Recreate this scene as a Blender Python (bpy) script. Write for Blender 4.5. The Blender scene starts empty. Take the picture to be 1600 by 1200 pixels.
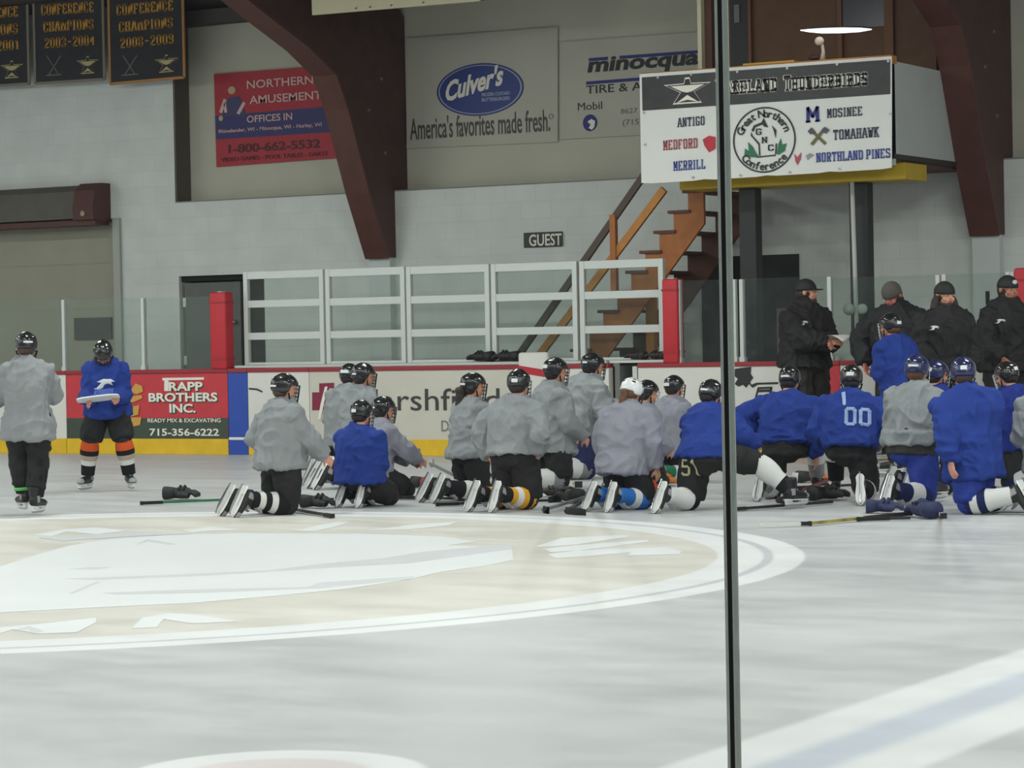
import bpy, bmesh, math, random
from mathutils import Vector, Matrix, Quaternion, noise
from mathutils.bvhtree import BVHTree
V = Vector
PI = math.pi
random.seed(7)
SC = bpy.context.scene
COL = SC.collection

# ------------------------------------------------------------------ camera
FPX, ROLL, PITCH, YAW, CAMH = 4179.0, -.019, .017, .526, 1.305
_fw = V((-math.sin(YAW)*math.cos(PITCH), math.cos(YAW)*math.cos(PITCH), -math.sin(PITCH)))
_rt = V((math.cos(YAW), math.sin(YAW), 0)); _up = _rt.cross(_fw)
_r = math.cos(ROLL)*_rt + math.sin(ROLL)*_up
_u = -math.sin(ROLL)*_rt + math.cos(ROLL)*_up
cd = bpy.data.cameras.new('camera'); cam = bpy.data.objects.new('camera', cd); COL.objects.link(cam)
cam.matrix_world = Matrix(((_r.x, _u.x, -_fw.x, 0), (_r.y, _u.y, -_fw.y, 0), (_r.z, _u.z, -_fw.z, CAMH), (0, 0, 0, 1)))
cd.sensor_fit = 'HORIZONTAL'; cd.sensor_width = 36; cd.lens = 36*FPX/1600; cd.clip_start = .05; cd.clip_end = 200
SC.camera = cam

# ------------------------------------------------------------------ view, world, lamps
SC.view_settings.view_transform = 'Standard'; SC.view_settings.look = 'None'
SC.view_settings.gamma = 1; SC.view_settings.use_curve_mapping = False
SC.view_settings.exposure = 0.0
w = bpy.data.worlds.new('hall_air'); SC.world = w; w.use_nodes = True
w.node_tree.nodes['Background'].inputs[0].default_value = (.80, .88, .95, 1)
w.node_tree.nodes['Background'].inputs[1].default_value = .16
LAMP_W = 158
for lx in (-34, -27, -20, -13, -6, 1, 8, 15):
    for ly, lw in ((4, .8), (10.5, 1.0), (16.5, 1.0), (21.3, .85)):
        ld = bpy.data.lights.new('high_bay_light', 'AREA'); ld.shape = 'RECTANGLE'; ld.size = 1.6; ld.size_y = .5
        ld.energy = LAMP_W*lw; ld.color = (.96, 1.0, .96)
        lo = bpy.data.objects.new('high_bay_light', ld); COL.objects.link(lo); lo.location = (lx, ly, 5.3)
    for ly in (3, 10.5):  # added unseen point fills that brighten upright faces
        ld = bpy.data.lights.new('fill_point_light', 'POINT'); ld.shadow_soft_size = .3; ld.energy = 170; ld.color = (.96, 1.0, .96)
        lo = bpy.data.objects.new('fill_point_light', ld); COL.objects.link(lo); lo.location = (lx+3.5, ly, 5.3)

def ray(px, py): return _fw*FPX + _r*(px-800) - _u*(py-600)
def at(px, py, Y):
    d = ray(px, py); return V((0, 0, CAMH)) + d*(Y/d.y)
def ice(px, py, z=0.0):
    d = ray(px, py); return V((0, 0, CAMH)) + d*((z-CAMH)/d.z)

# ------------------------------------------------------------------ materials
MATS = {}
def mat(name, col=(.5, .5, .5), rough=.6, metal=0, spec=.5, var=0, vscale=8, bump=0, bscale=40, emit=None, coat=0):
    if name in MATS: return MATS[name]
    m = bpy.data.materials.new(name); m.use_nodes = True; nt = m.node_tree; b = nt.nodes['Principled BSDF']
    c = tuple(x/255 for x in col) if max(col) > 1 else col
    c = tuple((x/12.92 if x <= .04045 else ((x+.055)/1.055)**2.4) for x in c)     # sRGB -> linear
    b.inputs['Base Color'].default_value = (*c, 1); b.inputs['Roughness'].default_value = rough
    b.inputs['Metallic'].default_value = metal; b.inputs['Specular IOR Level'].default_value = spec
    if coat: b.inputs['Coat Weight'].default_value = coat; b.inputs['Coat Roughness'].default_value = .08
    if var or bump:
        tc = nt.nodes.new('ShaderNodeTexCoord')
    if var:
        n = nt.nodes.new('ShaderNodeTexNoise'); n.inputs['Scale'].default_value = vscale; n.inputs['Detail'].default_value = 5
        nt.links.new(tc.outputs['Object'], n.inputs['Vector'])
        r = nt.nodes.new('ShaderNodeMapRange'); r.inputs[1].default_value = .3; r.inputs[2].default_value = .7
        r.inputs[3].default_value = 1-var; r.inputs[4].default_value = 1+var
        nt.links.new(n.outputs['Fac'], r.inputs[0])
        mx = nt.nodes.new('ShaderNodeVectorMath'); mx.operation = 'SCALE'; mx.inputs[0].default_value = c
        nt.links.new(r.outputs[0], mx.inputs['Scale']); nt.links.new(mx.outputs[0], b.inputs['Base Color'])
    if bump:
        n2 = nt.nodes.new('ShaderNodeTexNoise'); n2.inputs['Scale'].default_value = bscale; n2.inputs['Detail'].default_value = 3
        nt.links.new(tc.outputs['Object'], n2.inputs['Vector'])
        bp = nt.nodes.new('ShaderNodeBump'); bp.inputs['Strength'].default_value = bump; bp.inputs['Distance'].default_value = .02
        nt.links.new(n2.outputs['Fac'], bp.inputs['Height']); nt.links.new(bp.outputs[0], b.inputs['Normal'])
    if emit:
        b.inputs['Emission Color'].default_value = (1, 1, 1, 1); b.inputs['Emission Strength'].default_value = emit
    MATS[name] = m; return m

def glass_mat(name, tint, gloss=.06, haze=0.0, hcol=(.8, .85, .85)):
    m = bpy.data.materials.new(name); m.use_nodes = True; nt = m.node_tree; nt.nodes.clear()
    out = nt.nodes.new('ShaderNodeOutputMaterial'); tr = nt.nodes.new('ShaderNodeBsdfTransparent'); tr.inputs[0].default_value = (*tint, 1)
    gl = nt.nodes.new('ShaderNodeBsdfGlossy'); gl.inputs['Roughness'].default_value = .03
    mx = nt.nodes.new('ShaderNodeMixShader'); mx.inputs[0].default_value = gloss
    nt.links.new(tr.outputs[0], mx.inputs[1]); nt.links.new(gl.outputs[0], mx.inputs[2]); last = mx
    if haze:
        df = nt.nodes.new('ShaderNodeBsdfDiffuse'); df.inputs[0].default_value = (*hcol, 1)
        n = nt.nodes.new('ShaderNodeTexNoise'); n.inputs['Scale'].default_value = 6; n.inputs['Detail'].default_value = 6
        tc = nt.nodes.new('ShaderNodeTexCoord'); nt.links.new(tc.outputs['Object'], n.inputs['Vector'])
        mr = nt.nodes.new('ShaderNodeMapRange'); mr.inputs[1].default_value = .3; mr.inputs[2].default_value = .75; mr.inputs[3].default_value = haze*.6; mr.inputs[4].default_value = haze*1.5
        nt.links.new(n.outputs['Fac'], mr.inputs[0])
        m2 = nt.nodes.new('ShaderNodeMixShader'); nt.links.new(mr.outputs[0], m2.inputs[0])
        nt.links.new(mx.outputs[0], m2.inputs[1]); nt.links.new(df.outputs[0], m2.inputs[2]); last = m2
    nt.links.new(last.outputs[0], out.inputs[0]); MATS[name] = m; return m

# ------------------------------------------------------------------ objects
def link(o, parent=None):
    COL.objects.link(o)
    if parent is not None: o.parent = parent
    return o
def empty(name, loc=(0, 0, 0), rz=0, label=None, cat=None, group=None):
    o = bpy.data.objects.new(name, None); o.empty_display_size = .1; link(o); o.location = loc; o.rotation_euler = (0, 0, rz)
    return tag(o, label, cat, group)
def tag(o, label=None, cat=None, group=None, kind=None):
    if label: o['label'] = label
    if cat: o['category'] = cat
    if group: o['group'] = group
    if kind: o['kind'] = kind
    return o
def obj(name, bm, mats, parent=None, smooth=False, loc=None):
    me = bpy.data.meshes.new(name); bmesh.ops.recalc_face_normals(bm, faces=bm.faces[:]); bm.to_mesh(me); bm.free()
    return mobj(name, me, mats, parent, smooth, loc)
def mobj(name, me, mats, parent=None, smooth=False, loc=None):
    for m in (mats if isinstance(mats, (list, tuple)) else [mats]): me.materials.append(m)
    if smooth:
        for p in me.polygons: p.use_smooth = True
    o = bpy.data.objects.new(name, me); link(o, parent)
    if loc is not None: o.location = loc
    return o
def struct(name, bm, m, parent=None):
    o = obj(name, bm, m, parent)
    if parent is None: o['kind'] = 'structure'
    return o
def B(): return bmesh.new()
def box(bm, a, b, mi=0, bev=0):
    a = V(a); b = V(b)
    lo = V((min(a.x, b.x), min(a.y, b.y), min(a.z, b.z))); hi = V((max(a.x, b.x), max(a.y, b.y), max(a.z, b.z)))
    r = bmesh.ops.create_cube(bm, size=1); vs = r['verts']
    for v in vs: v.co = V(((lo.x+hi.x)/2+v.co.x*(hi.x-lo.x), (lo.y+hi.y)/2+v.co.y*(hi.y-lo.y), (lo.z+hi.z)/2+v.co.z*(hi.z-lo.z)))
    fs = {f for v in vs for f in v.link_faces}
    for f in fs: f.material_index = mi
    if bev:
        es = {e for f in fs for e in f.edges}
        r = bmesh.ops.bevel(bm, geom=list(es), offset=bev, segments=2, profile=.5, affect='EDGES')
        for f in r['faces']: f.material_index = mi
    return bm
def beam(bm, p, q, w, h, side=V((0, 1, 0)), mi=0):
    """bar of w (along side) by h between p and q"""
    p = V(p); q = V(q); t = (q-p).normalized(); s = (side - t*side.dot(t)).normalized(); v = t.cross(s)
    vs = []
    for c in (p, q):
        for a, b in ((-1, -1), (1, -1), (1, 1), (-1, 1)): vs.append(bm.verts.new(c+s*a*w/2+v*b*h/2))
    for f in ((0, 1, 2, 3), (7, 6, 5, 4), (0, 4, 5, 1), (1, 5, 6, 2), (2, 6, 7, 3), (3, 7, 4, 0)):
        bm.faces.new([vs[i] for i in f]).material_index = mi
    return bm
def prism(bm, pts, d, mi=0):
    """polygon pts (list of Vector) extruded by vector d"""
    d = V(d); a = [bm.verts.new(V(p)) for p in pts]; b = [bm.verts.new(V(p)+d) for p in pts]; n = len(a)
    fs = [bm.faces.new(a), bm.faces.new(b[::-1])]
    for i in range(n): fs.append(bm.faces.new((a[i], b[i], b[(i+1) % n], a[(i+1) % n])))
    for f in fs: f.material_index = mi
    return bm
def loft(bm, pts, rads, side=V((1, 0, 0)), n=14, mi=0, cap=True, sq=1.0):
    pts = [V(p) for p in pts]; rings = []
    for i, p in enumerate(pts):
        t = (pts[min(i+1, len(pts)-1)] - pts[max(i-1, 0)])
        t = t.normalized() if t.length > 1e-9 else V((0, 0, 1))
        sd = side[i] if isinstance(side, (list, tuple)) else side
        s = sd - t*sd.dot(t)
        if s.length < 1e-4: s = t.orthogonal()
        s.normalize(); v = t.cross(s)
        a, b = rads[i] if isinstance(rads[i], (tuple, list)) else (rads[i], rads[i])
        rg = []
        for k in range(n):
            an = 2*PI*k/n; c, sn = math.cos(an), math.sin(an)
            if sq != 1.0: c = math.copysign(abs(c)**sq, c); sn = math.copysign(abs(sn)**sq, sn)
            rg.append(bm.verts.new(p + s*a*c + v*b*sn))
        rings.append(rg)
    for i in range(len(rings)-1):
        m = mi[i] if isinstance(mi, (list, tuple)) else mi
        for k in range(n):
            f = bm.faces.new((rings[i][k], rings[i][(k+1) % n], rings[i+1][(k+1) % n], rings[i+1][k])); f.material_index = m
    if cap:
        f = bm.faces.new(rings[0][::-1]); f.material_index = mi[0] if isinstance(mi, (list, tuple)) else mi
        f = bm.faces.new(rings[-1]); f.material_index = mi[-1] if isinstance(mi, (list, tuple)) else mi
    return bm
def ell(bm, c, r, M=None, seg=14, mi=0):
    """ellipsoid; r = radii along the columns of M (3x3)"""
    ret = bmesh.ops.create_uvsphere(bm, u_segments=seg, v_segments=max(6, seg*2//3), radius=1)
    M = M or Matrix.Identity(3); r = (r, r, r) if not isinstance(r, (tuple, list)) else r
    for v in ret['verts']:
        v.co = V(c) + M @ V((v.co.x*r[0], v.co.y*r[1], v.co.z*r[2]))
    for f in {f for v in ret['verts'] for f in v.link_faces}: f.material_index = mi
    return bm
def remesh(bm, voxel, smooth=2, fac=.5):
    me = bpy.data.meshes.new('tmp'); bmesh.ops.recalc_face_normals(bm, faces=bm.faces[:]); bm.to_mesh(me); bm.free()
    o = bpy.data.objects.new('tmp', me); COL.objects.link(o)
    m = o.modifiers.new('r', 'REMESH'); m.mode = 'VOXEL'; m.voxel_size = voxel
    if smooth:
        s = o.modifiers.new('s', 'SMOOTH'); s.factor = fac; s.iterations = smooth
    dg = bpy.context.evaluated_depsgraph_get()
    out = bpy.data.meshes.new_from_object(o.evaluated_get(dg)); out.materials.clear()
    bpy.data.objects.remove(o); bpy.data.meshes.remove(me)
    return out

# ------------------------------------------------------------------ lettering
def text_mesh(s, bold=0.0, shear=0.0):
    cu = bpy.data.curves.new('t', 'FONT'); cu.body = s; cu.offset = bold; cu.shear = shear; cu.resolution_u = 3; cu.size = 1; cu.extrude = .01
    o = bpy.data.objects.new('t', cu); COL.objects.link(o)
    dg = bpy.context.evaluated_depsgraph_get(); me = bpy.data.meshes.new_from_object(o.evaluated_get(dg))
    bpy.data.objects.remove(o); bpy.data.curves.remove(cu); me.materials.clear()
    return me
def fit_plane(me, x0, x1, z0, z1, y, slope=0.0, depth=.004, xform=None):
    """stretch a flat XY mesh into the box x0..x1, z0..z1 of the plane y (faces -y)"""
    xs = [v.co.x for v in me.vertices]; ys = [v.co.y for v in me.vertices]; zs = [v.co.z for v in me.vertices]
    ax, bx, ay, by = min(xs), max(xs), min(ys), max(ys); az, bz = min(zs), max(zs)
    for v in me.vertices:
        u = (v.co.x-ax)/max(bx-ax, 1e-6); t = (v.co.y-ay)/max(by-ay, 1e-6); d = (v.co.z-az)/max(bz-az, 1e-6)
        v.co = V((x0+(x1-x0)*u, y - depth*d, z0+(z1-z0)*t + slope*u))
    return me
def wtext(s, x0, yb, x1, yt, Y, m, parent, bold=0.0, shear=0.0, name='lettering', font='sans', wt=.8):
    """text whose box runs from photo column x0 to x1, base row yb (at x0) to top row yt (at x0), on the wall plane Y"""
    a = at(x0, yb, Y); t = at(x0, yt, Y); b = at(x1, yb, Y)
    me = text_mesh(s, bold, shear) if font == 'sans' else slab_mesh(s, wt)
    fit_plane(me, a.x, b.x, a.z, t.z, Y)
    return mobj(name, me, m, parent)
# slab (athletic) letters: strokes on a 4 x 6 grid
SLAB = {
 'A': ([[(0, 0), (1.6, 6), (2.4, 6), (4, 0)], [(.8, 2), (3.2, 2)]], [(0, 0), (4, 0)]),
 'B': ([[(.6, 0), (.6, 6)], [(.2, 6), (3, 6), (3.6, 5.4), (3.6, 3.6), (3, 3.1), (.6, 3.1)], [(3, 3.1), (3.8, 2.5), (3.8, .6), (3.2, 0), (.2, 0)]], []),
 'C': ([[(3.7, 4.5), (3.7, 5.3), (3, 6), (1, 6), (.4, 5.3), (.4, .7), (1, 0), (3, 0), (3.7, .7), (3.7, 1.5)]], []),
 'D': ([[(.6, 0), (.6, 6)], [(.2, 6), (3, 6), (3.7, 5.2), (3.7, .8), (3, 0), (.2, 0)]], []),
 'E': ([[(.6, 0), (.6, 6)], [(.1, 6), (3.6, 6), (3.6, 4.9)], [(.6, 3.1), (2.6, 3.1)], [(.1, 0), (3.7, 0), (3.7, 1.1)]], []),
 'F': ([[(.6, 0), (.6, 6)], [(.1, 6), (3.6, 6), (3.6, 4.9)], [(.6, 3.1), (2.6, 3.1)]], [(.6, 0)]),
 'G': ([[(3.7, 4.7), (3.7, 5.3), (3, 6), (1, 6), (.4, 5.3), (.4, .7), (1, 0), (3, 0), (3.6, .6), (3.6, 2.7), (2.3, 2.7)]], []),
 'H': ([[(.5, 0), (.5, 6)], [(3.5, 0), (3.5, 6)], [(.5, 3.1), (3.5, 3.1)]], [(.5, 0), (.5, 6), (3.5, 0), (3.5, 6)]),
 'I': ([[(2, 0), (2, 6)]], [(2, 0), (2, 6)]),
 'J': ([[(2.8, 6), (2.8, .8), (2.1, 0), (.9, 0), (.4, .8), (.4, 1.6)]], [(2.8, 6)]),
 'K': ([[(.5, 0), (.5, 6)], [(3.4, 6), (.6, 2.8)], [(1.6, 3.8), (3.6, 0)]], [(.5, 0), (.5, 6), (3.4, 6), (3.6, 0)]),
 'L': ([[(.6, 0), (.6, 6)], [(.1, 0), (3.6, 0), (3.6, 1.3)]], [(.6, 6)]),
 'M': ([[(.4, 0), (.4, 6), (2, 2), (3.6, 6), (3.6, 0)]], [(.4, 0), (3.6, 0)]),
 'N': ([[(.5, 0), (.5, 6), (3.5, 0), (3.5, 6)]], [(.5, 0), (3.5, 6)]),
 'O': ([[(1, 0), (.4, .7), (.4, 5.3), (1, 6), (3, 6), (3.6, 5.3), (3.6, .7), (3, 0), (1, 0)]], []),
 'P': ([[(.6, 0), (.6, 6)], [(.1, 6), (3, 6), (3.6, 5.4), (3.6, 3.3), (3, 2.7), (.6, 2.7)]], [(.6, 0)]),
 'R': ([[(.6, 0), (.6, 6)], [(.1, 6), (3, 6), (3.6, 5.4), (3.6, 3.5), (3, 2.9), (.6, 2.9)], [(2.2, 2.9), (3.6, 0)]], [(.6, 0), (3.6, 0)]),
 'S': ([[(3.6, 4.6), (3.6, 5.4), (3, 6), (1, 6), (.4, 5.4), (.4, 3.8), (1, 3.1), (3, 3.1), (3.6, 2.4), (3.6, .6), (3, 0), (1, 0), (.4, .6), (.4, 1.4)]], []),
 'T': ([[(2, 0), (2, 6)], [(.2, 4.8), (.2, 6), (3.8, 6), (3.8, 4.8)]], [(2, 0)]),
 'U': ([[(.5, 6), (.5, .7), (1.1, 0), (2.9, 0), (3.5, .7), (3.5, 6)]], [(.5, 6), (3.5, 6)]),
 'W': ([[(0, 6), (1, 0), (2, 4.4), (3, 0), (4, 6)]], [(0, 6), (4, 6)]),
 '-': ([[(.8, 3), (3.2, 3)]], []),
 '0': ([[(1, 0), (.4, .7), (.4, 5.3), (1, 6), (3, 6), (3.6, 5.3), (3.6, .7), (3, 0), (1, 0)]], []),
 '1': ([[(1, 5), (2, 6), (2, 0)]], [(2, 0)]),
 '2': ([[(.4, 4.7), (.4, 5.3), (1, 6), (3, 6), (3.6, 5.3), (3.6, 3.8), (.4, .9), (.4, 0), (3.7, 0)]], []),
 '3': ([[(.4, 4.9), (.4, 5.4), (1, 6), (3, 6), (3.6, 5.4), (3.6, 3.7), (3, 3.1), (1.7, 3.1)], [(3, 3.1), (3.6, 2.4), (3.6, .6), (3, 0), (1, 0), (.4, .6), (.4, 1.1)]], []),
 '4': ([[(3, 0), (3, 6), (.3, 2), (3.8, 2)]], []),
 '5': ([[(3.6, 6), (.5, 6), (.5, 3.4), (3, 3.4), (3.6, 2.8), (3.6, .6), (3, 0), (1, 0), (.4, .6)]], []),
 '8': ([[(1, 3.1), (.4, 3.8), (.4, 5.4), (1, 6), (3, 6), (3.6, 5.4), (3.6, 3.8), (3, 3.1), (1, 3.1), (.4, 2.4), (.4, .6), (1, 0), (3, 0), (3.6, .6), (3.6, 2.4), (3, 3.1)]], []),
 '9': ([[(.4, .7), (1, 0), (3, 0), (3.6, .7), (3.6, 5.4), (3, 6), (1, 6), (.4, 5.4), (.4, 3.5), (1, 2.9), (3.6, 2.9)]], []),
}
def slab_bm(s, wt=.7, small=None, asp=.55):
    """asp narrows the letters without thinning their strokes"""
    bm = B(); x = 0.0
    for i, ch in enumerate(s):
        if ch == ' ': x += 2.6; continue
        strokes, serifs = SLAB[ch]; k = 1.0; x -= 1.0 if ch == 'I' else 0
        if small and not (i == 0 or s[i-1] == ' '): k = small
        for st in strokes:
            for (ax, ay), (bx, by) in zip(st[:-1], st[1:]):
                p = V(((x+ax*k)*asp, ay*k, 0)); q = V(((x+bx*k)*asp, by*k, 0)); t = (q-p).normalized()*wt*.3
                beam(bm, p-t, q+t, wt*(.85 if abs(p.y-q.y) < .05 else 1.0), .1, V((-t.y, t.x, 0)).normalized())
        for (ax, ay) in serifs:
            p = V(((x+ax*k)*asp, ay*k, 0)); h = V((wt*.5+.32, 0, 0)); beam(bm, p-h, p+h, wt*.75, .1, V((0, 1, 0)))
        x += (4.0*k + 1.9) if ch != 'I' else (3.0*k + 1.9)
    return bm
def slab_mesh(s, wt=.7, small=None, asp=.55):
    me = bpy.data.meshes.new('t'); bm = slab_bm(s, wt, small, asp); bm.to_mesh(me); bm.free(); return me
def poly_plane(bm, pix, Y, d=.004, mi=0):
    """filled outline given by photo points, standing on the plane Y, d thick"""
    return prism(bm, [at(x, y, Y) for x, y in pix], (0, -d, 0), mi)
# ================================================================== SETTING
D = 25.567                      # front face of the far dasher boards
W = 27.77                       # block wall behind them
WU = W + .30                    # set-back upper wall
CIRC = (-10.707, 12.392); BH = 1.01

# ---- ice
def ice_material():
    m = bpy.data.materials.new('rink_ice'); m.use_nodes = True; nt = m.node_tree; b = nt.nodes['Principled BSDF']; L = nt.links.new
    tc = nt.nodes.new('ShaderNodeTexCoord'); sep = nt.nodes.new('ShaderNodeSeparateXYZ'); L(tc.outputs['Object'], sep.inputs[0])
    def mth(op, a, b_=None, c=None):
        n = nt.nodes.new('ShaderNodeMath'); n.operation = op
        for i, x in enumerate((a, b_, c)):
            if x is None: continue
            if isinstance(x, (int, float)): n.inputs[i].default_value = x
            else: L(x, n.inputs[i])
        return n.outputs[0]
    def sstep(x, lo, hi):
        n = nt.nodes.new('ShaderNodeMapRange'); n.interpolation_type = 'SMOOTHSTEP'
        L(x, n.inputs[0]); n.inputs[1].default_value = lo; n.inputs[2].default_value = hi; return n.outputs[0]
    def band(x, a, b_, e=.012): return mth('MULTIPLY', sstep(x, a-e, a+e), mth('SUBTRACT', 1.0, sstep(x, b_-e, b_+e)))
    def dist(cx, cy):
        dx = mth('SUBTRACT', sep.outputs[0], cx); dy = mth('SUBTRACT', sep.outputs[1], cy)
        return mth('SQRT', mth('ADD', mth('MULTIPLY', dx, dx), mth('MULTIPLY', dy, dy)))
    def mapping(sc, rot=0):
        mp = nt.nodes.new('ShaderNodeMapping'); mp.inputs['Scale'].default_value = sc; mp.inputs['Rotation'].default_value = (0, 0, rot)
        L(tc.outputs['Object'], mp.inputs[0]); return mp.outputs[0]
    def nz(vec, s, det=6, rough=.6):
        n = nt.nodes.new('ShaderNodeTexNoise'); n.inputs['Scale'].default_value = s; n.inputs['Detail'].default_value = det; n.inputs['Roughness'].default_value = rough
        L(vec, n.inputs['Vector']); return n.outputs['Fac']
    def mix(f, a, bc):
        n = nt.nodes.new('ShaderNodeMix'); n.data_type = 'RGBA'
        if isinstance(f, float): n.inputs[0].default_value = f
        else: L(f, n.inputs[0])
        for i, x in ((6, a), (7, bc)):
            if isinstance(x, tuple): n.inputs[i].default_value = (*x, 1)
            else: L(x, n.inputs[i])
        return n.outputs[2]
    # skate-scuffed base: long streaks plus snowy patches
    # (streaks run along the boards and across them)
    st1 = nz(mapping((1.0, 1.9, 1), .25), 1.1, 9, .68); st2 = nz(mapping((1.8, .8, 1), -.5), 1.5, 9, .72); bl = nz(mapping((1, 1, 1)), .33, 4)
    col = mix(sstep(st1, .38, .70), (.475, .485, .488), (.555, .562, .566))
    col = mix(mth('MULTIPLY', sstep(st2, .54, .76), .45), col, (.62, .625, .628))
    col = mix(mth('MULTIPLY', sstep(bl, .42, .66), .5), col, (.585, .592, .595))
    scr = nz(mapping((1.3, 11, 1), .42), 2.6, 7, .75); col = mix(mth('MULTIPLY', sstep(scr, .57, .72), .42), col, (.32, .34, .35))
    scr2 = nz(mapping((9, 1.1, 1), .12), 2.4, 7, .75); col = mix(mth('MULTIPLY', sstep(scr2, .58, .72), .34), col, (.37, .39, .40))
    d0 = dist(*CIRC)
    wob = mth('ADD', d0, mth('MULTIPLY', mth('SUBTRACT', nz(mapping((1, 1, 1)), 2.0), .5), .02))
    white = mix(mth('MULTIPLY', sstep(st1, .5, .8), .3), (.79, .80, .803), (.73, .74, .745))
    cream = mix(sstep(st1, .4, .75), (.66, .635, .565), (.73, .712, .665))
    col = mix(mth('SUBTRACT', 1.0, sstep(wob, 4.74, 4.77)), col, white)
    col = mix(mth('SUBTRACT', 1.0, sstep(wob, 4.23, 4.26)), col, cream)
    col = mix(mth('MULTIPLY', band(wob, 4.515, 4.575, .015), .8), col, (.50, .52, .56))
    # blue line (white borders, frosted blue core), and the far one
    for s in (1,):
        col = mix(mth('MULTIPLY', band(sep.outputs[0], -3.68, -2.96, .03), .85), col, white)
        col = mix(mth('MULTIPLY', band(sep.outputs[0], -3.43, -3.21, .05), .85), col, (.50, .54, .63))
    # near face-off dot
    d1 = dist(-4.70, 6.62)
    col = mix(mth('SUBTRACT', 1.0, sstep(d1, .44, .48)), col, white)
    col = mix(mth('MULTIPLY', mth('SUBTRACT', 1.0, sstep(d1, .27, .32)), .75), col, (.72, .62, .62))
    L(col, b.inputs['Base Color'])
    rg = nt.nodes.new('ShaderNodeMapRange'); L(st1, rg.inputs[0]); rg.inputs[1].default_value = .35; rg.inputs[2].default_value = .7
    rg.inputs[3].default_value = .30; rg.inputs[4].default_value = .5; L(rg.outputs[0], b.inputs['Roughness'])
    b.inputs['Specular IOR Level'].default_value = .22
    bp = nt.nodes.new('ShaderNodeBump'); bp.inputs['Strength'].default_value = .12; bp.inputs['Distance'].default_value = .01
    L(nz(mapping((1, 6, 1), .3), 14, 4), bp.inputs['Height']); L(bp.outputs[0], b.inputs['Normal'])
    return m
bm = B(); box(bm, (-32, 1.25, -.08), (22, D+.05, 0))
floor = struct('floor', bm, ice_material())

# painted crest in the centre circle: thin paint layers on the ice
M_WHITE_PAINT = mat('crest_white', (226, 228, 229), .45, spec=.25, var=.03, vscale=1.5)
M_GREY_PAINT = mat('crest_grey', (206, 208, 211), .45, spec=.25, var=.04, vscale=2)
M_CREAM_PAINT = mat('crest_cream', (206, 205, 199), .45, spec=.25, var=.03, vscale=2)
crest = empty('painted_crest', (CIRC[0], CIRC[1], 0), 0, 'faded painted team crest inside the centre circle on the ice', 'ice marking')
def ice_poly(pix, z, m, name):
    bm = B(); pts = [ice(x, y, z) - V((CIRC[0], CIRC[1], 0)) for x, y in pix]
    prism(bm, pts, (0, 0, -.0008)); return obj(name, bm, m, crest)
ice_poly([(-60, 905), (0, 885), (60, 866), (110, 852), (170, 843), (260, 836), (380, 833), (560, 834), (690, 838), (745, 846), (700, 852), (800, 857), (802, 874), (760, 884), (690, 893), (640, 905), (540, 920), (430, 931), (300, 942), (150, 949), (0, 957), (-60, 958)], .0016, M_WHITE_PAINT, 'crest_field')
for px in ([(0, 980), (60, 975), (150, 965), (150, 972), (120, 988), (60, 990), (20, 983), (-20, 996), (-60, 996), (-40, 984)], [(205, 982), (222, 965), (265, 958), (320, 962), (372, 971), (300, 974), (255, 967), (245, 980)],
           [(50, 836), (100, 827), (150, 824), (198, 829), (150, 835), (105, 830), (80, 838)], [(285, 828), (330, 823), (380, 828), (330, 829), (300, 832)],
           [(460, 830), (500, 820), (530, 815), (545, 816), (520, 824), (490, 830)], [(575, 829), (640, 820), (715, 815), (700, 821), (640, 827)],
           [(838, 853), (880, 840), (975, 836), (985, 838), (900, 851), (840, 855)], [(850, 858), (900, 852), (1010, 843), (1017, 846), (915, 859), (860, 863)],
           [(855, 866), (900, 860), (1040, 855), (1066, 862), (1060, 866), (980, 868), (985, 863), (905, 870), (868, 872)]):
    ice_poly(px, .0018, M_WHITE_PAINT, 'crest_letter')
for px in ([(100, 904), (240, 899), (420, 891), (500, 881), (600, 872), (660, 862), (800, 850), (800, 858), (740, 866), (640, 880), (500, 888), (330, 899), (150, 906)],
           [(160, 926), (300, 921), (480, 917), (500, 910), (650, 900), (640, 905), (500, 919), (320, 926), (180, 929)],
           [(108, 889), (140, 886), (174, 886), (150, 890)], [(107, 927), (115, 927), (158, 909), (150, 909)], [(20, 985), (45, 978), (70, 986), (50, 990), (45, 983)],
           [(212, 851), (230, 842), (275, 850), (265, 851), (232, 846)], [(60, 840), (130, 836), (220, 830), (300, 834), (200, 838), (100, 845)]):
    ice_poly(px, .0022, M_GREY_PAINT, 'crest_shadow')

# ---- walkway floor behind the boards
M_CONC = mat('walkway_concrete', (120, 122, 120), .8, var=.12)
bm = B(); box(bm, (-32, D+.14, -.08), (22, WU+.3, -.001)); struct('floor_walkway', bm, M_CONC)

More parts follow.
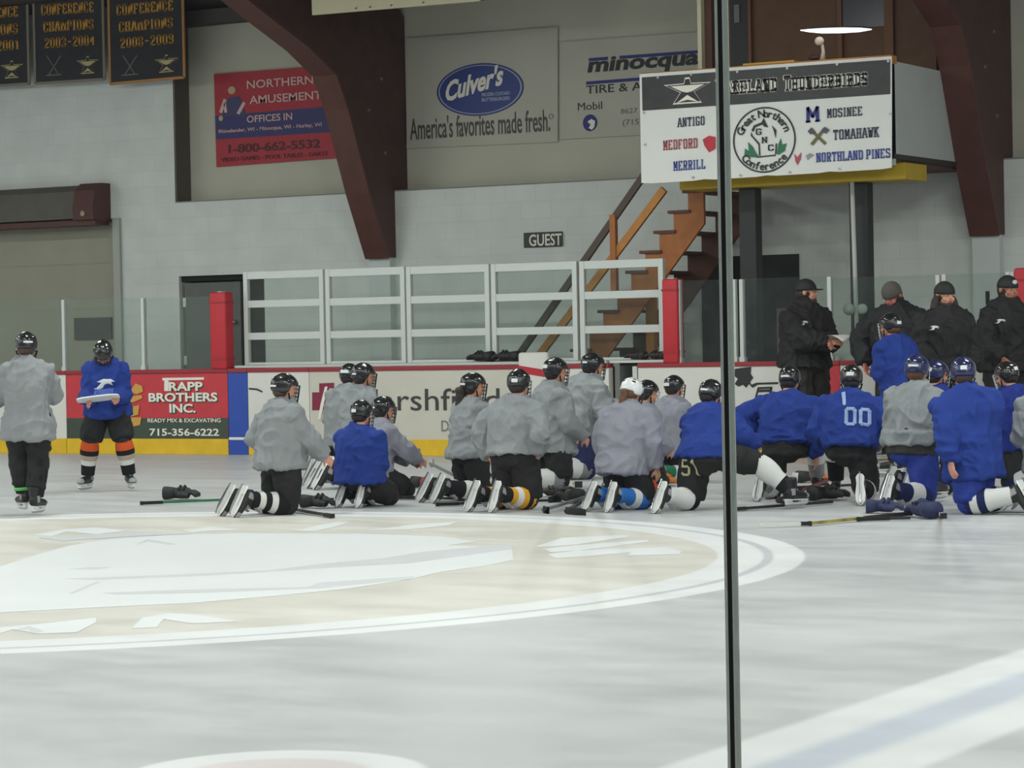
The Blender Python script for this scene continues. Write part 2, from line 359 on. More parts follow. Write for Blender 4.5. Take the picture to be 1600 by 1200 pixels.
# ---- walls
def block_material(name, c, joint=.72):
    m = mat(name, c, .75, spec=.3, var=.05, vscale=3)
    nt = m.node_tree; b = nt.nodes['Principled BSDF']
    tc = nt.nodes.new('ShaderNodeTexCoord'); mp = nt.nodes.new('ShaderNodeMapping'); mp.inputs['Rotation'].default_value = (-PI/2, 0, 0)
    nt.links.new(tc.outputs['Object'], mp.inputs[0])
    br = nt.nodes.new('ShaderNodeTexBrick'); br.inputs['Scale'].default_value = 1; br.inputs['Brick Width'].default_value = .42; br.inputs['Row Height'].default_value = .21
    br.inputs['Mortar Size'].default_value = .006; br.inputs['Color1'].default_value = (1, 1, 1, 1); br.inputs['Color2'].default_value = (.965, .965, .965, 1); br.inputs['Mortar'].default_value = (joint, joint, joint, 1)
    nt.links.new(mp.outputs[0], br.inputs['Vector'])
    old = b.inputs['Base Color'].links[0].from_socket
    mx = nt.nodes.new('ShaderNodeMix'); mx.data_type = 'RGBA'; mx.blend_type = 'MULTIPLY'; mx.inputs[0].default_value = 1
    nt.links.new(old, mx.inputs[6]); nt.links.new(br.outputs['Color'], mx.inputs[7]); nt.links.new(mx.outputs[2], b.inputs['Base Color'])
    return m
M_BLOCK = block_material('painted_block', (216, 219, 216), .92)
M_UPPER = mat('upper_wall_panel', (192, 189, 174), .8, spec=.2, var=.04, vscale=2)
def upper_mat():
    nt = M_UPPER.node_tree; b = nt.nodes['Principled BSDF']; tc = nt.nodes.new('ShaderNodeTexCoord')
    sp = nt.nodes.new('ShaderNodeSeparateXYZ'); nt.links.new(tc.outputs['Object'], sp.inputs[0])
    wv = nt.nodes.new('ShaderNodeMath'); wv.operation = 'PINGPONG'; wv.inputs[1].default_value = .15; nt.links.new(sp.outputs[0], wv.inputs[0])
    bp = nt.nodes.new('ShaderNodeBump'); bp.inputs['Strength'].default_value = .12; bp.inputs['Distance'].default_value = .03
    nt.links.new(wv.outputs[0], bp.inputs['Height']); nt.links.new(bp.outputs[0], b.inputs['Normal'])
upper_mat()
XC = -21.10                      # corner where the full-height left block bay ends
# doorway hole in the lower wall: x from DX0 to DX1
DX0 = at(281, 500, W).x; DX1 = at(414, 500, W).x; DZ = 2.19
GX1 = at(187, 450, W).x; GZ = 2.98
bm = B()
box(bm, (-32, W, GZ), (GX1, WU, 5.85)); box(bm, (GX1, W, 0), (DX0, WU, 3.15)); box(bm, (GX1, W, 3.15), (XC, WU, 5.85))
box(bm, (DX0, W, DZ), (DX1, WU, 3.15)); box(bm, (DX1, W, 0), (22, WU, 3.15))
struct('wall_far', bm, M_BLOCK)
bm = B(); box(bm, (XC, WU, 3.1), (22, WU+.2, 7)); box(bm, (-32, WU, 0), (22, WU+.2, 3.1)); struct('wall_far_upper', bm, M_UPPER)
bm = B(); box(bm, (-32.2, 1, 0), (-32, WU+.2, 7)); struct('wall_left', bm, M_BLOCK)
bm = B(); box(bm, (22, 1, 0), (22.2, WU+.2, 7)); struct('wall_right', bm, M_BLOCK)
# darker strip on the return of the left bay
bm = B(); box(bm, (XC, W-.004, 3.15), (XC+.03, WU, 5.6)); struct('trim_1', bm, mat('dark_return', (92, 86, 76), .7))
bm = B(); box(bm, (XC, W-.006, 3.14), (6, WU, 3.155)); struct('trim_2', bm, mat('ledge_cap', (130, 132, 126), .7))
# roof deck sloping up from the eave
bm = B(); e = .45
prism(bm, [(-32, WU+.2, 5.52), (-32, 13, 5.52+e*(WU+.2-13)), (-32, 13, 5.52+e*(WU+.2-13)+.15), (-32, WU+.2, 5.67)], (54, 0, 0))
prism(bm, [(-32, 13, 5.52+e*(WU+.2-13)), (-32, -3, 5.52+e*(WU+.2-13)-e*16), (-32, -3, 5.67+e*(WU+.2-13)-e*16), (-32, 13, 5.67+e*(WU+.2-13))], (54, 0, 0))
struct('ceiling', bm, mat('roof_deck', (70, 62, 58), .8))
bm = B(); box(bm, (XC+.03, WU-.25, 5.42), (6, WU-.02, 5.6)); struct('trim_3', bm, mat('eave_purlin', (74, 68, 66), .8))

# ---- garage door bay at far left
M_GAR = mat('overhead_door_panel', (158, 155, 140), .7, var=.04, vscale=3)
bm = B(); box(bm, (-28, W+.10, 0), (GX1+.02, W+.16, GZ+.1))
for k in range(1, 5): box(bm, (-28, W+.092, k*.6), (GX1, W+.11, k*.6+.012))
d1 = struct('door_1', bm, M_GAR)
bm = B(); box(bm, (at(118, 515, W+.1).x, W+.07, at(118, 531, W+.1).z), (at(176, 515, W+.1).x, W+.11, at(118, 497, W+.1).z)); obj('dark_window', bm, mat('smoked_pane', (58, 56, 52), .3), d1)
bm = B(); box(bm, (GX1-.06, W-.05, 0), (GX1+.05, W+.02, GZ)); obj('door_track', bm, mat('galvanised_track', (170, 172, 166), .5), d1)
h = empty('door_hood', (-24.5, W, GZ), 0, 'long dark steel roller hood above the overhead door at far left', 'door hood')
M_HOOD = mat('hood_steel', (96, 92, 86), .55, metal=.3, var=.12, vscale=4); M_BROWN = mat('hood_brown', (84, 50, 44), .6)
def hood_bm(x0, x1, g=0):
    bm = B(); prof = [(0, -.03-g), (-.34-g, .0-g), (-.36-g, .12), (-.30-g, .36), (-.2, .44+g), (0, .44+g)]
    return prism(bm, [(x0, y, z) for y, z in prof], (x1-x0, 0, 0))
obj('hood_cover', hood_bm(-4, at(160, 320, W).x+24.5-.2), M_HOOD, h); obj('end_bracket', hood_bm(at(160, 320, W).x+24.5-.2, GX1+24.5-.12, .02), M_BROWN, h)
bm = B(); box(bm, (-4, -.30, -.09), (GX1+24.5-.14, -.02, -.02)); obj('bottom_bar', bm, M_BROWN, h)
bm = B(); loft(bm, [(GX1+24.5-.28, -.39, .06), (GX1+24.5-.28, -.355, .06)], [.035, .035]); obj('axle_cap', bm, mat('axle_cap', (170, 140, 125), .5), h)

# ---- dark doorway
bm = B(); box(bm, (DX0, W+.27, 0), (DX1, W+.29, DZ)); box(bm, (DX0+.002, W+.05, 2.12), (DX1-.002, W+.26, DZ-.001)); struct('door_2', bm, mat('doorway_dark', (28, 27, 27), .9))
dl = tag(empty('door_leaf', (DX0+.06, W+.03, 0)), 'grey steel door standing ajar in the dark doorway behind the red post', 'door')
lw = at(374, 500, W).x-DX0-.06
bm = B(); box(bm, (0, .0, .01), (lw, .05, 2.10), bev=.006); obj('panel', bm, mat('door_grey', (98, 102, 100), .6, var=.05), dl)
bm = B(); ell(bm, (lw-.08, -.05, at(369, 503, W).z), .035); loft(bm, [(lw-.08, 0, at(369, 503, W).z), (lw-.08, -.05, at(369, 503, W).z)], [.015, .015]); obj('knob', bm, mat('bright_steel', (200, 200, 195), .25, metal=.9), dl, True)
for z in (.3, 1.1, 1.85): bm = B(); box(bm, (-.02, -.012, z-.06), (.03, .0, z+.06)); obj('hinge', bm, mat('bright_steel'), dl)

# ---- laminated timber frames (legs on white piers)
M_GLU = mat('laminated_timber', (78, 48, 42), .6, var=.16, vscale=5, bump=.15, bscale=12)
def frame(xr, th, label):
    t = empty('timber_frame', (xr-th/2, W-.1, 0), 0, label, 'beam')
    bm = B(); pr = [(W-.0, 2.33), (27.60, 2.33), (27.2, 3.11), (26.77, 4.1), (26.53, 4.5), (26.0, 4.76), (25.08, 5.09), (14, 9.3), (14, 10.6), (W, 5.5), (WU-.005, 5.3), (WU-.005, 3.18), (W-.004, 3.13)]
    prism(bm, [(-th/2, y-(W-.1), z) for y, z in pr], (th, 0, 0))
    obj('timber_leg', bm, M_GLU, t)
    bm = B(); pr = [(27.60, 2.335), (27.2, 3.11), (26.77, 4.1), (26.53, 4.5), (26.0, 4.76), (25.08, 5.09), (14, 9.3)]
    for (y0, z0), (y1, z1) in zip(pr[:-1], pr[1:]):
        prism(bm, [(-th/2-.006, y0-(W-.1)-.012, z0-.02), (-th/2-.006, y1-(W-.1)-.012, z1-.02), (-th/2-.006, y1-(W-.1)+.02, z1+.01), (-th/2-.006, y0-(W-.1)+.02, z0+.01)], (th+.012, 0, 0))
    obj('soffit_board', bm, mat('soffit_timber', (90, 52, 44), .6, var=.12, vscale=6), t)
    for y, z in ((27.55, 3.6), (27.2, 4.1), (27.5, 4.5)):
        bm = B(); loft(bm, [(th/2, y-(W-.1), z), (th/2+.02, y-(W-.1), z)], [.02, .02], n=8); obj('bolt', bm, mat('dull_steel', (140, 130, 125), .5, metal=.5), t)
    bm = B(); box(bm, (-th/2+.0, -.02, 0), (th/2-.02, .1, 2.34)); obj('pier', bm, mat('pier_white', (205, 210, 209), .75), t)
    return t
frame(-17.735, .33, 'dark brown laminated timber frame leg beside the red amusement banner')
frame(-9.914, .33, 'dark brown laminated timber frame leg right of the press box')

# ================================================================== BOARDS
M_BW = mat('board_white', (221, 219, 212), .45, spec=.35, var=.03, vscale=4)
M_BC = mat('board_cream', (206, 202, 190), .45, spec=.35, var=.04, vscale=3)
M_YEL = mat('kick_yellow', (226, 184, 30), .45, var=.08, vscale=6)
M_BLUE = mat('board_blue', (36, 74, 170), .45, var=.05)
M_RED = mat('board_red', (196, 52, 62), .5, var=.06)
M_GRN = mat('board_green', (58, 72, 60), .5, var=.08)
M_CAP = mat('cap_dark_red', (150, 40, 48), .5)
M_PAD = mat('pad_red', (190, 36, 48), .55, var=.06, bump=.1, bscale=20)
M_ALU = mat('aluminium', (205, 209, 206), .4, metal=.25)
M_GLASS = glass_mat('far_glass', (.91, .95, .93), .03, .02, (.5, .58, .55))
M_INKW = mat('ink_white', (235, 230, 218), .6); M_INKB = mat('ink_black', (40, 38, 40), .6); M_INKG = mat('ink_grey', (120, 120, 124), .6)
M_INKBLUE = mat('ink_blue', (38, 44, 120), .6); M_INKRED = mat('ink_red', (186, 44, 56), .6); M_MAROON = mat('ink_maroon', (132, 32, 62), .6)
def bx(px): return at(px, 640, D).x
def board(px0, px1, label, face, kick=M_YEL, kz=.185):
    x0 = bx(px0); x1 = bx(px1); t = empty('dasher_board', ((x0+x1)/2, D+.05, 0), 0, label, 'rink board')
    o = (x0+x1)/2; a = x0-o+.004; b = x1-o-.004
    bm = B(); box(bm, (a, -.04, kz), (b, .06, BH-.04)); obj('board_panel', bm, face, t)
    bm = B(); box(bm, (a, -.052, 0), (b, .06, kz), bev=.004); obj('kick_plate', bm, kick, t)
    bm = B(); box(bm, (a-.003, -.055, BH-.045), (b+.003, .075, BH+.004), bev=.008); obj('cap_rail', bm, M_CAP, t)
    return t
def on(t, o):                    # hang lettering (built in world space) on a thing
    o.parent = t; o.matrix_parent_inverse = Matrix.Translation(-V(t.location)); return o
YB = D + .008
bA = board(-140, 103, 'plain white board section at far left with yellow kick plate', M_BW)
bB = board(103, 356, 'red and dark green advertising board with white lettering and phone number', M_RED)
zz = at(330, 653, D).z
bm = B(); box(bm, (bx(103)+.005, D+.012, .186), (bx(356)-.005, D+.006, zz)); on(bB, obj('green_band', bm, M_GRN))
def ltr(t, *a, **k): o = wtext(*a, None, **k); return on(t, o)
def shadowed(t, s, x0, yb, x1, yt, Y, m, ms, bold):
    ltr(t, s, x0+1.2, yb+1.5, x1+1.2, yt+1.5, Y, ms, bold=bold+.02, name='lettering_shadow'); ltr(t, s, x0, yb, x1, yt, Y-.005, m, bold=bold)
for s, x0, yb, x1, yt in (('RAPP', 264, 611, 317, 597), ('BROTHERS', 232.5, 628, 340, 614), ('INC.', 265, 645, 306, 631)):
    shadowed(bB, s, x0, yb, x1, yt, YB, M_INKW, M_GRN, .03)
bm = B()
poly_plane(bm, [(254, 590.5), (319, 589.5), (319, 593.3), (263.5, 594.3), (263.5, 611), (257, 611), (257, 594.4), (254, 594.5)], YB-.002)
on(bB, obj('lettering', bm, M_INKW))
ltr(bB, 'READY MIX & EXCAVATING', 231, 660, 345, 653.8, YB-.006, M_INKW, bold=.012)
ltr(bB, '715-356-6222', 234, 681, 342.5, 669.5, YB-.006, M_INKW, bold=.02)
M_GOLDM = mat('ink_gold_motif', (206, 156, 72), .6)
for q in ([(203, 612), (212, 599), (222, 603), (224, 612), (214, 616)], [(201, 630), (206, 619), (221, 617), (223, 622), (210, 628)], [(200, 652), (204, 636), (218, 633), (216, 648)], [(198, 664), (206, 652), (221, 652), (219, 664), (206, 667)]):
    bm = B(); poly_plane(bm, q, YB-.007); on(bB, obj('gold_motif', bm, M_GOLDM))
bC = board(356, 387, 'narrow blue board section beside the red and green advertising board', M_BLUE, M_BLUE)
bm = B(); box(bm, (bx(356)+.01, D-.005, .175), (bx(387)-.01, D+.012, .205)); on(bC, obj('seam_strip', bm, M_INKW))
bD = board(387, 483, 'clean white board section right of the narrow blue board', M_BW)
bm = B(); poly_plane(bm, [(389, 606), (402, 607), (410, 611), (410, 613.5), (401, 609.5), (389, 608.5)], YB); on(bD, obj('logo_stroke', bm, M_INKB))
bE = board(483, 822, 'cream advertising board with maroon cross emblem and large dark lettering', M_BC)
ltr(bE, 'Marshfield', 556, 642, 781, 608, YB, mat('ink_charcoal', (58, 56, 56), .6), bold=.0)
ltr(bE, 'D', 690, 674, 701.5, 657, YB, M_INKG)
bm = B(); poly_plane(bm, [(488, 613), (499, 613), (499, 599), (522, 598), (522, 612), (526, 612), (526, 640), (488, 641)], YB); on(bE, obj('cross_emblem', bm, M_MAROON))
for k in range(4):
    bm = B(); x = 497+k*8; poly_plane(bm, [(x, 655), (x+4, 655), (x+9, 632), (x+15-k, 604+k*3), (x+11-k, 604+k*3), (x+4, 632)], YB-.005); on(bE, obj('wheat_stroke', bm, M_INKW))
bF = board(822, 952, 'white board section left of the open player gate', M_BW)
bm = B(); poly_plane(bm, [(878, 597), (890, 597), (890, 612), (878, 612), (878, 609), (886, 609), (886, 606), (880, 606), (880, 603), (886, 603), (886, 600), (878, 600)], YB); on(bF, obj('board_numeral', bm, M_INKG))
bG = board(997, 1222, 'white board with black tree and frame drawing behind the glass seam', M_BW)
for q in (
    [(1149, 576), (1174, 573), (1173, 584), (1177, 590), (1172, 597), (1176, 604), (1170, 600), (1166, 606), (1161, 601), (1154, 604), (1148, 600), (1153, 592), (1146, 586)],
    [(1172, 602), (1182, 598), (1216, 597), (1216, 600), (1184, 601), (1176, 606)],
    [(1178, 627), (1181, 627), (1186, 607), (1184, 605)],
    [(1184, 605), (1206, 604), (1206, 607), (1184, 608)],
    [(1184, 609), (1206, 608), (1206, 612), (1182, 613)],
    [(1178, 625), (1200, 624), (1200, 627), (1178, 628)],
    [(1204, 605), (1207, 605), (1202, 626), (1199, 626)],
    [(1147, 640), (1152, 637), (1178, 637), (1175, 647), (1170, 648), (1166, 642), (1162, 649), (1156, 650), (1152, 644), (1148, 649)],
    [(1147, 651.5), (1178, 651), (1178, 653), (1147, 653.5)],
    [(1147, 660), (1170, 659.6), (1170, 661.5), (1147, 662)],
    [(1156, 682), (1158, 674), (1162, 676), (1166, 667), (1170, 676), (1174, 673), (1182, 682)]):
    bm = B(); poly_plane(bm, q, YB); on(bG, obj('ink_drawing', bm, M_INKB))
bH = board(1222, 1313, 'red board section behind the coach holding papers', M_RED)
bI = board(1313, 1440, 'white board section behind the coaches with dark sketch', M_BW)
bm = B(); poly_plane(bm, [(1326, 642), (1352, 630), (1366, 640), (1358, 652), (1336, 655)], YB); on(bI, obj('sketch', bm, M_INKB))
bJ = board(1440, 3300, 'white board section at far right behind the bearded coach', M_BW)
# open gate leaf swung back behind the gap
g = empty('gate_leaf', (bx(957), D+.07, 0), 0, 'grey player gate swung open behind the boards', 'gate')
bm = B(); box(bm, (0, 0, .1), (.06, .75, BH-.02)); obj('panel', bm, mat('gate_grey', (116, 118, 114), .6, var=.06), g)
bm = B(); box(bm, (.055, .1, .45), (.075, .6, .50)); obj('latch_bar', bm, M_ALU, g)
g2 = empty('gate_post', (bx(992), D+.03, 0), 0, 'light grey steel post at the right side of the open player gate', 'post')
bm = B(); box(bm, (-.04, 0, 0), (.02, .08, BH-.03), bev=.006); obj('post_tube', bm, M_ALU, g2)
bm = B(); box(bm, (-.05, -.01, 0), (.03, .09, .04)); obj('base_plate', bm, M_ALU, g2)

# shelf along the bench
def shelf(px0, px1, y0, label):
    x0 = at(px0, 570, D+.08).x; x1 = at(px1, 570, D+.08).x; t = empty('bench_shelf', ((x0+x1)/2, D+.10, BH+.007), 0, label, 'shelf'); o = (x0+x1)/2
    bm = B(); box(bm, (x0-o, -.02, 0), (x1-o, .2, .028), bev=.005); obj('shelf_top', bm, mat('shelf_white', (206, 206, 200), .5), t)
    bm = B(); box(bm, (x0-o, -.026, .002), (x1-o, -.02, .03)); obj('edge_strip', bm, M_ALU, t)
shelf(367, 948, 0, 'long thin white shelf on top of the boards left of the open gate')
shelf(953, 1037, 0, 'short thin white shelf holding two dark gloves beside the red post')

# ---- glass above the boards
YG = D + .05
def pane(name, x0, x1, z0, z1, y, m, parent, th=.012):
    bm = B(); box(bm, (x0, y-th/2, z0), (x1, y+th/2, z1)); return obj(name, bm, m, parent)
def glass_panel(px0, px1, ptop, label):
    x0 = at(px0, 500, YG).x; x1 = at(px1, 500, YG).x; zt = at((px0+px1)/2, ptop, YG).z; o = (x0+x1)/2
    t = empty('rink_shield', (o, YG, BH+.004), 0, label, 'glass panel')
    pane('pane', x0-o+.012, x1-o-.012, 0, zt-BH, 0, M_GLASS, t); return t
def stanchion(px, ptop, label, wd=.045):
    x = at(px, 520, YG).x; zt = at(px, ptop, YG).z
    t = empty('glass_stanchion', (x, YG, BH+.004), 0, label, 'stanchion')
    bm = B(); box(bm, (-wd/2, -.03, 0), (wd/2, .03, zt-BH), bev=.006); obj('channel', bm, M_ALU, t)
    bm = B(); box(bm, (-wd/2-.008, -.034, 0), (wd/2+.008, .036, .05)); obj('foot_bracket', bm, M_ALU, t)
for a, b, tp, lb in ((-110, 101, 470, 'leftmost clear glass panel over the plain white board'), (101, 225, 467, 'clear glass panel in front of the dark door window'), (225, 332, 465, 'clear glass panel left of the red padded post'),
                     (1063, 1148, 438, 'clear glass panel right of the red post behind the glass seam'), (1160, 1297, 434, 'clear glass panel behind the coach holding papers'),
                     (1299, 1467, 432, 'clear glass panel behind the coach in the grey cap'), (1479, 1577, 428, 'clear glass panel behind the coach at far right')):
    glass_panel(a, b, tp, lb)
for px, tp, lb in ((101, 469, 'slim white glass stanchion above the left end of the red advertising board'), (225, 466, 'slim white glass stanchion left of the red padded post'),
                   (1062, 438, 'white stanchion touching the right side of the red post by the stairs'), (1149, 437, 'left one of the paired white stanchions near the glass seam'), (1160.5, 437, 'right one of the paired white stanchions near the glass seam'),
                   (1298, 433, 'single white stanchion right of the coach holding papers'), (1467.5, 430, 'left one of the paired stanchions above the bearded coach'), (1477, 429, 'right one of the paired stanchions above the bearded coach'),
                   (1577, 425, 'left one of the paired stanchions beside the far right red pad'), (1584, 425, 'right one of the paired stanchions beside the far right red pad')):
    stanchion(px, tp, lb)
def red_post(px0, px1, ptop, label):
    x0 = at(px0, 510, D+.0).x; x1 = at(px1, 510, D+.0).x; zt = at(px0, ptop, D).z; o = (x0+x1)/2
    t = empty('padded_post', (o, D+.03, BH), 0, label, 'padded post')
    bm = B(); box(bm, (x0-o, -.05, .0), (x1-o, .12, zt-BH), bev=.02); obj('pad', bm, M_PAD, t, True)
    bm = B(); box(bm, (-.03, .0, .0), (.03, .08, zt-BH+.01)); obj('post_core', bm, M_ALU, t)
    for z in (.12, zt-BH-.12): bm = B(); box(bm, (x0-o-.003, -.054, z-.012), (x1-o+.003, .124, z+.012)); obj('strap', bm, mat('strap_red', (165, 30, 42), .5), t)
red_post(329, 354, 457, 'red padded post in front of the dark doorway')
red_post(1036, 1060, 436, 'red padded post between the bench frames and the stairs')
red_post(1586, 1630, 419, 'red padded post cut off at the right edge of the photo')

# bench-front frames
YFR = D + .25
edges = [(383, 508), (511, 635), (637.5, 767), (770, 904), (908, 1039)]
for i, (a, b) in enumerate(edges):
    yt = 425 - (a-383)*(21/655)
    p = at(a, 500, YFR).x; q = at(b, 500, YFR).x; zt = at(a, yt, YFR).z; o = (p+q)/2
    z0 = BH+.039
    t = empty('bench_screen', (o, YFR, z0), 0, 'white aluminium glazed frame above the bench, ' + ('leftmost beside the dark doorway', 'second from the left below the brown timber leg', 'middle one of the five', 'fourth from the left crossed by the handrails', 'rightmost in front of the wooden stairs')[i], 'glass panel', 'bench glazed frames')
    a_, b_ = p-o, q-o; H = zt-z0
    for nm, (c0, c1) in (('stile', (a_, a_+.06)), ('stile', (b_-.06, b_))):
        bm = B(); box(bm, (c0, -.03, 0), (c1, .03, H), bev=.004); obj(nm, bm, M_ALU, t)
    for z, hh in ((H-.09, .09), (H*.655-.045, .085), (H*.31-.045, .085), (0, .03)):
        bm = B(); box(bm, (a_+.06, -.026, z), (b_-.06, .026, z+hh), bev=.004); obj('rail', bm, M_ALU, t)
    pane('pane', a_+.05, b_-.05, .02, H-.02, .0, M_GLASS, t, .008)
# ================================================================== PRESS BOX, STAIRS, SIGNS
YF = 25.45; RT = 4.105
M_GREYP = mat('box_grey', (186, 190, 189), .7, var=.04, vscale=4); M_OAK = mat('rail_wood', (188, 124, 52), .5, var=.12, vscale=10); M_STAIRW = mat('stair_wood', (166, 100, 48), .6, var=.14, vscale=8)
M_DKW = mat('dark_stringer', (96, 62, 48), .7, var=.12, vscale=8); M_PANELW = mat('box_panelling', (112, 78, 54), .65, var=.12, vscale=6); M_BEAMY = mat('yellow_beam', (190, 160, 34), .6, var=.06)
M_BLK = mat('black_steel', (40, 40, 42), .6)
bxl, bxr = -13.02, -10.245
pbx = empty('press_box', ((bxl+bxr)/2, YF+.7, 2.95), 0, 'raised timber press box with grey side panel under the brown timber leg', 'press box')
cx = (bxl+bxr)/2; o3 = V((cx, YF+.7, 2.95))
def L3(x, y, z): return V((x, y, z))-o3
def pbox(name, a, b, m, bev=0): bm = B(); box(bm, L3(*a), L3(*b), bev=bev); return obj(name, bm, m, pbx)
pbox('front_panel', (bxl, YF, 2.99), (bxr, YF+.05, RT-.09), M_GREYP)
pbox('side_panel', (bxr-.05, YF, 3.105), (bxr, 27.5, RT-.06), M_GREYP)
pbox('side_sill', (bxr-.06, YF, 3.055), (bxr+.004, 27.5, 3.105), mat('sill_dark', (52, 46, 44), .7))
pbox('top_rail', (bxl-.08, YF-.05, RT-.09), (bxr+.01, YF+.1, RT), M_OAK, .012)
pbox('top_rail_cap', (bxl+1.12, YF-.03, RT), (bxl+1.70, YF+.08, RT+.02), mat('rail_gold', (198, 150, 40), .5))
pbox('deck', (bxl, YF+.05, 3.03), (bxr-.05, W-.02, 3.105), M_DKW)
pbox('edge_beam', (at(1062, 290, YF+.3).x, YF+.3, at(1062, 297, YF+.3).z), (bxr+.004, YF+.88, 3.03), M_BEAMY)
# cabin set back on the deck
yb = W-.35
pbox('cabin_wall', (at(1112, 50, yb).x, yb, 3.105), (at(1462, 50, yb).x, yb+.08, 5.5), M_PANELW)
pbox('cabin_door', (at(1143, 50, yb).x, yb-.03, 3.105), (at(1172, 50, yb).x, yb+.01, 5.4), mat('cabin_door_dark', (44, 42, 44), .5))
pbox('door_notice', (at(1150, 50, yb).x, yb-.045, at(1150, 36, yb).z), (at(1158, 50, yb).x, yb-.03, at(1150, 8, yb).z), mat('notice_grey', (130, 130, 132), .6))
pbox('cabin_window', (at(1318, 20, yb).x, yb-.03, at(1318, 46, yb).z), (at(1384, 20, yb).x, yb+.01, 5.4), mat('window_dusk', (54, 54, 66), .25))
for a, b in ((1172, 1176), (1311, 1318), (1384, 1398)):
    pbox('cabin_stud', (at(a, 50, yb).x, yb-.05, 3.105), (at(b, 50, yb).x, yb, 5.45), mat('stud_wood', (128, 84, 54), .6))
pbox('corner_post', (at(1098, 60, YF+.5).x, YF+.5, 3.105), (at(1112, 60, YF+.5).x, YF+.6, 5.45), M_DKW)
pbox('white_post', (at(1090, 60, YF+.42).x, YF+.42, 3.105), (at(1096, 60, YF+.42).x, YF+.5, 5.45), mat('post_cream', (214, 206, 176), .6))
def col(px0, px1, y, ztop, label, m):
    x0 = at(px0, 420, y).x; x1 = at(px1, 420, y).x; o = (x0+x1)/2
    t = empty('support_column', (o, y, 0), 0, label, 'column')
    bm = B(); box(bm, (x0-o, 0, 0), (x1-o, .16, ztop), bev=.008); obj('shaft', bm, m, t)
    bm = B(); box(bm, (x0-o-.05, -.04, 0), (x1-o+.05, .2, .02)); obj('base_plate', bm, m, t)
col(1156, 1182, YF+.5, 2.86, 'black steel column under the press box beside the glass seam', M_BLK)
col(1328, 1357, YF+.5, 2.86, 'black steel column behind the coach in the grey cap', M_BLK)
pp = empty('conduit_pipe', (at(1338, 430, YF+.34).x, YF+.34, BH), 0, 'thin white pipe with a round fitting in front of the black column', 'pipe')
bm = B(); loft(bm, [(-.03, 0, 2.86-BH), (0, 0, .04)], [.024, .024], n=10); obj('pipe', bm, mat('pipe_grey', (186, 188, 184), .5), pp, True)
zf = at(1334, 483, YF+.34).z-BH
bm = B(); loft(bm, [(-.07, -.05, zf), (-.07, 0, zf)], [.065, .05], n=14); ell(bm, (.06, 0, zf), (.06, .03, .055)); obj('round_fitting', bm, mat('fitting_grey', (160, 166, 162), .5), pp, True)
bm = B(); box(bm, (-.3, -.03, 0), (.1, .03, .045)); obj('base_rail', bm, mat('pipe_grey'), pp)
# dark opening in the wall under the box
bm = B(); box(bm, (at(1098, 480, W).x, W-.02, .05), (at(1250, 480, W).x, W+.0, at(1098, 402, W).z)); struct('door_3', bm, mat('opening_dark', (46, 46, 48), .8, var=.2, vscale=3))
bm = B(); box(bm, (at(1216, 480, W).x, W-.05, .9), (at(1235, 480, W).x, W-.02, at(1216, 482, W).z)); tag(obj('wall_box', bm, mat('notice_brown', (112, 100, 92), .7)), 'small brown box on the dark opening left of the coach holding papers', 'box')

# glowing oval put in for a light reflection, and gooseneck over the rail
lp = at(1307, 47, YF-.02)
lt = empty('reflection_oval', lp, YAW, 'long flat glowing white oval standing in for a light reflection before the press box', 'lamp')
bm = B(); loft(bm, [(-.37, 0, .005), (-.28, 0, 0), (-.15, 0, -.004), (.05, 0, -.004), (.24, 0, -.003), (.36, 0, 0)], [(.008, .004), (.07, .014), (.11, .024), (.12, .026), (.08, .02), (.012, .005)], side=V((0, 1, 0)), n=16); obj('reflection_body', bm, mat('reflection_glow', (250, 250, 250), .4, emit=1.6), lt, True)
bm = B(); loft(bm, [(-.3, 0, .022), (.3, 0, .022)], [.012, .012], n=8); obj('reflection_backing', bm, mat('backing_dark', (60, 58, 60), .5), lt, True)  # backing and cord are added along with the glowing oval
bm = B(); loft(bm, [(0, 0, .03), (0, .3, 1.5)], [.004, .004], n=6); obj('added_cord', bm, M_BLK, lt)
gp = at(1285, 82, YF+.03); gp.z = RT+.008
gt = empty('desk_microphone', gp, 0, 'small pale gooseneck microphone on the press box rail', 'microphone')
bm = B(); loft(bm, [(0, 0, 0), (.01, 0, .08), (.0, 0, .15), (-.03, -.02, .19)], [.03, .018, .016, .02], n=10); obj('gooseneck', bm, mat('mic_beige', (196, 180, 166), .6), gt, True)
bm = B(); ell(bm, (-.02, -.03, .19), (.05, .04, .045)); obj('mic_head', bm, mat('mic_beige'), gt, True)
bm = B(); ell(bm, (-.09, 0, .03), (.07, .05, .03)); obj('base', bm, mat('mic_base', (66, 44, 40), .6), gt, True)

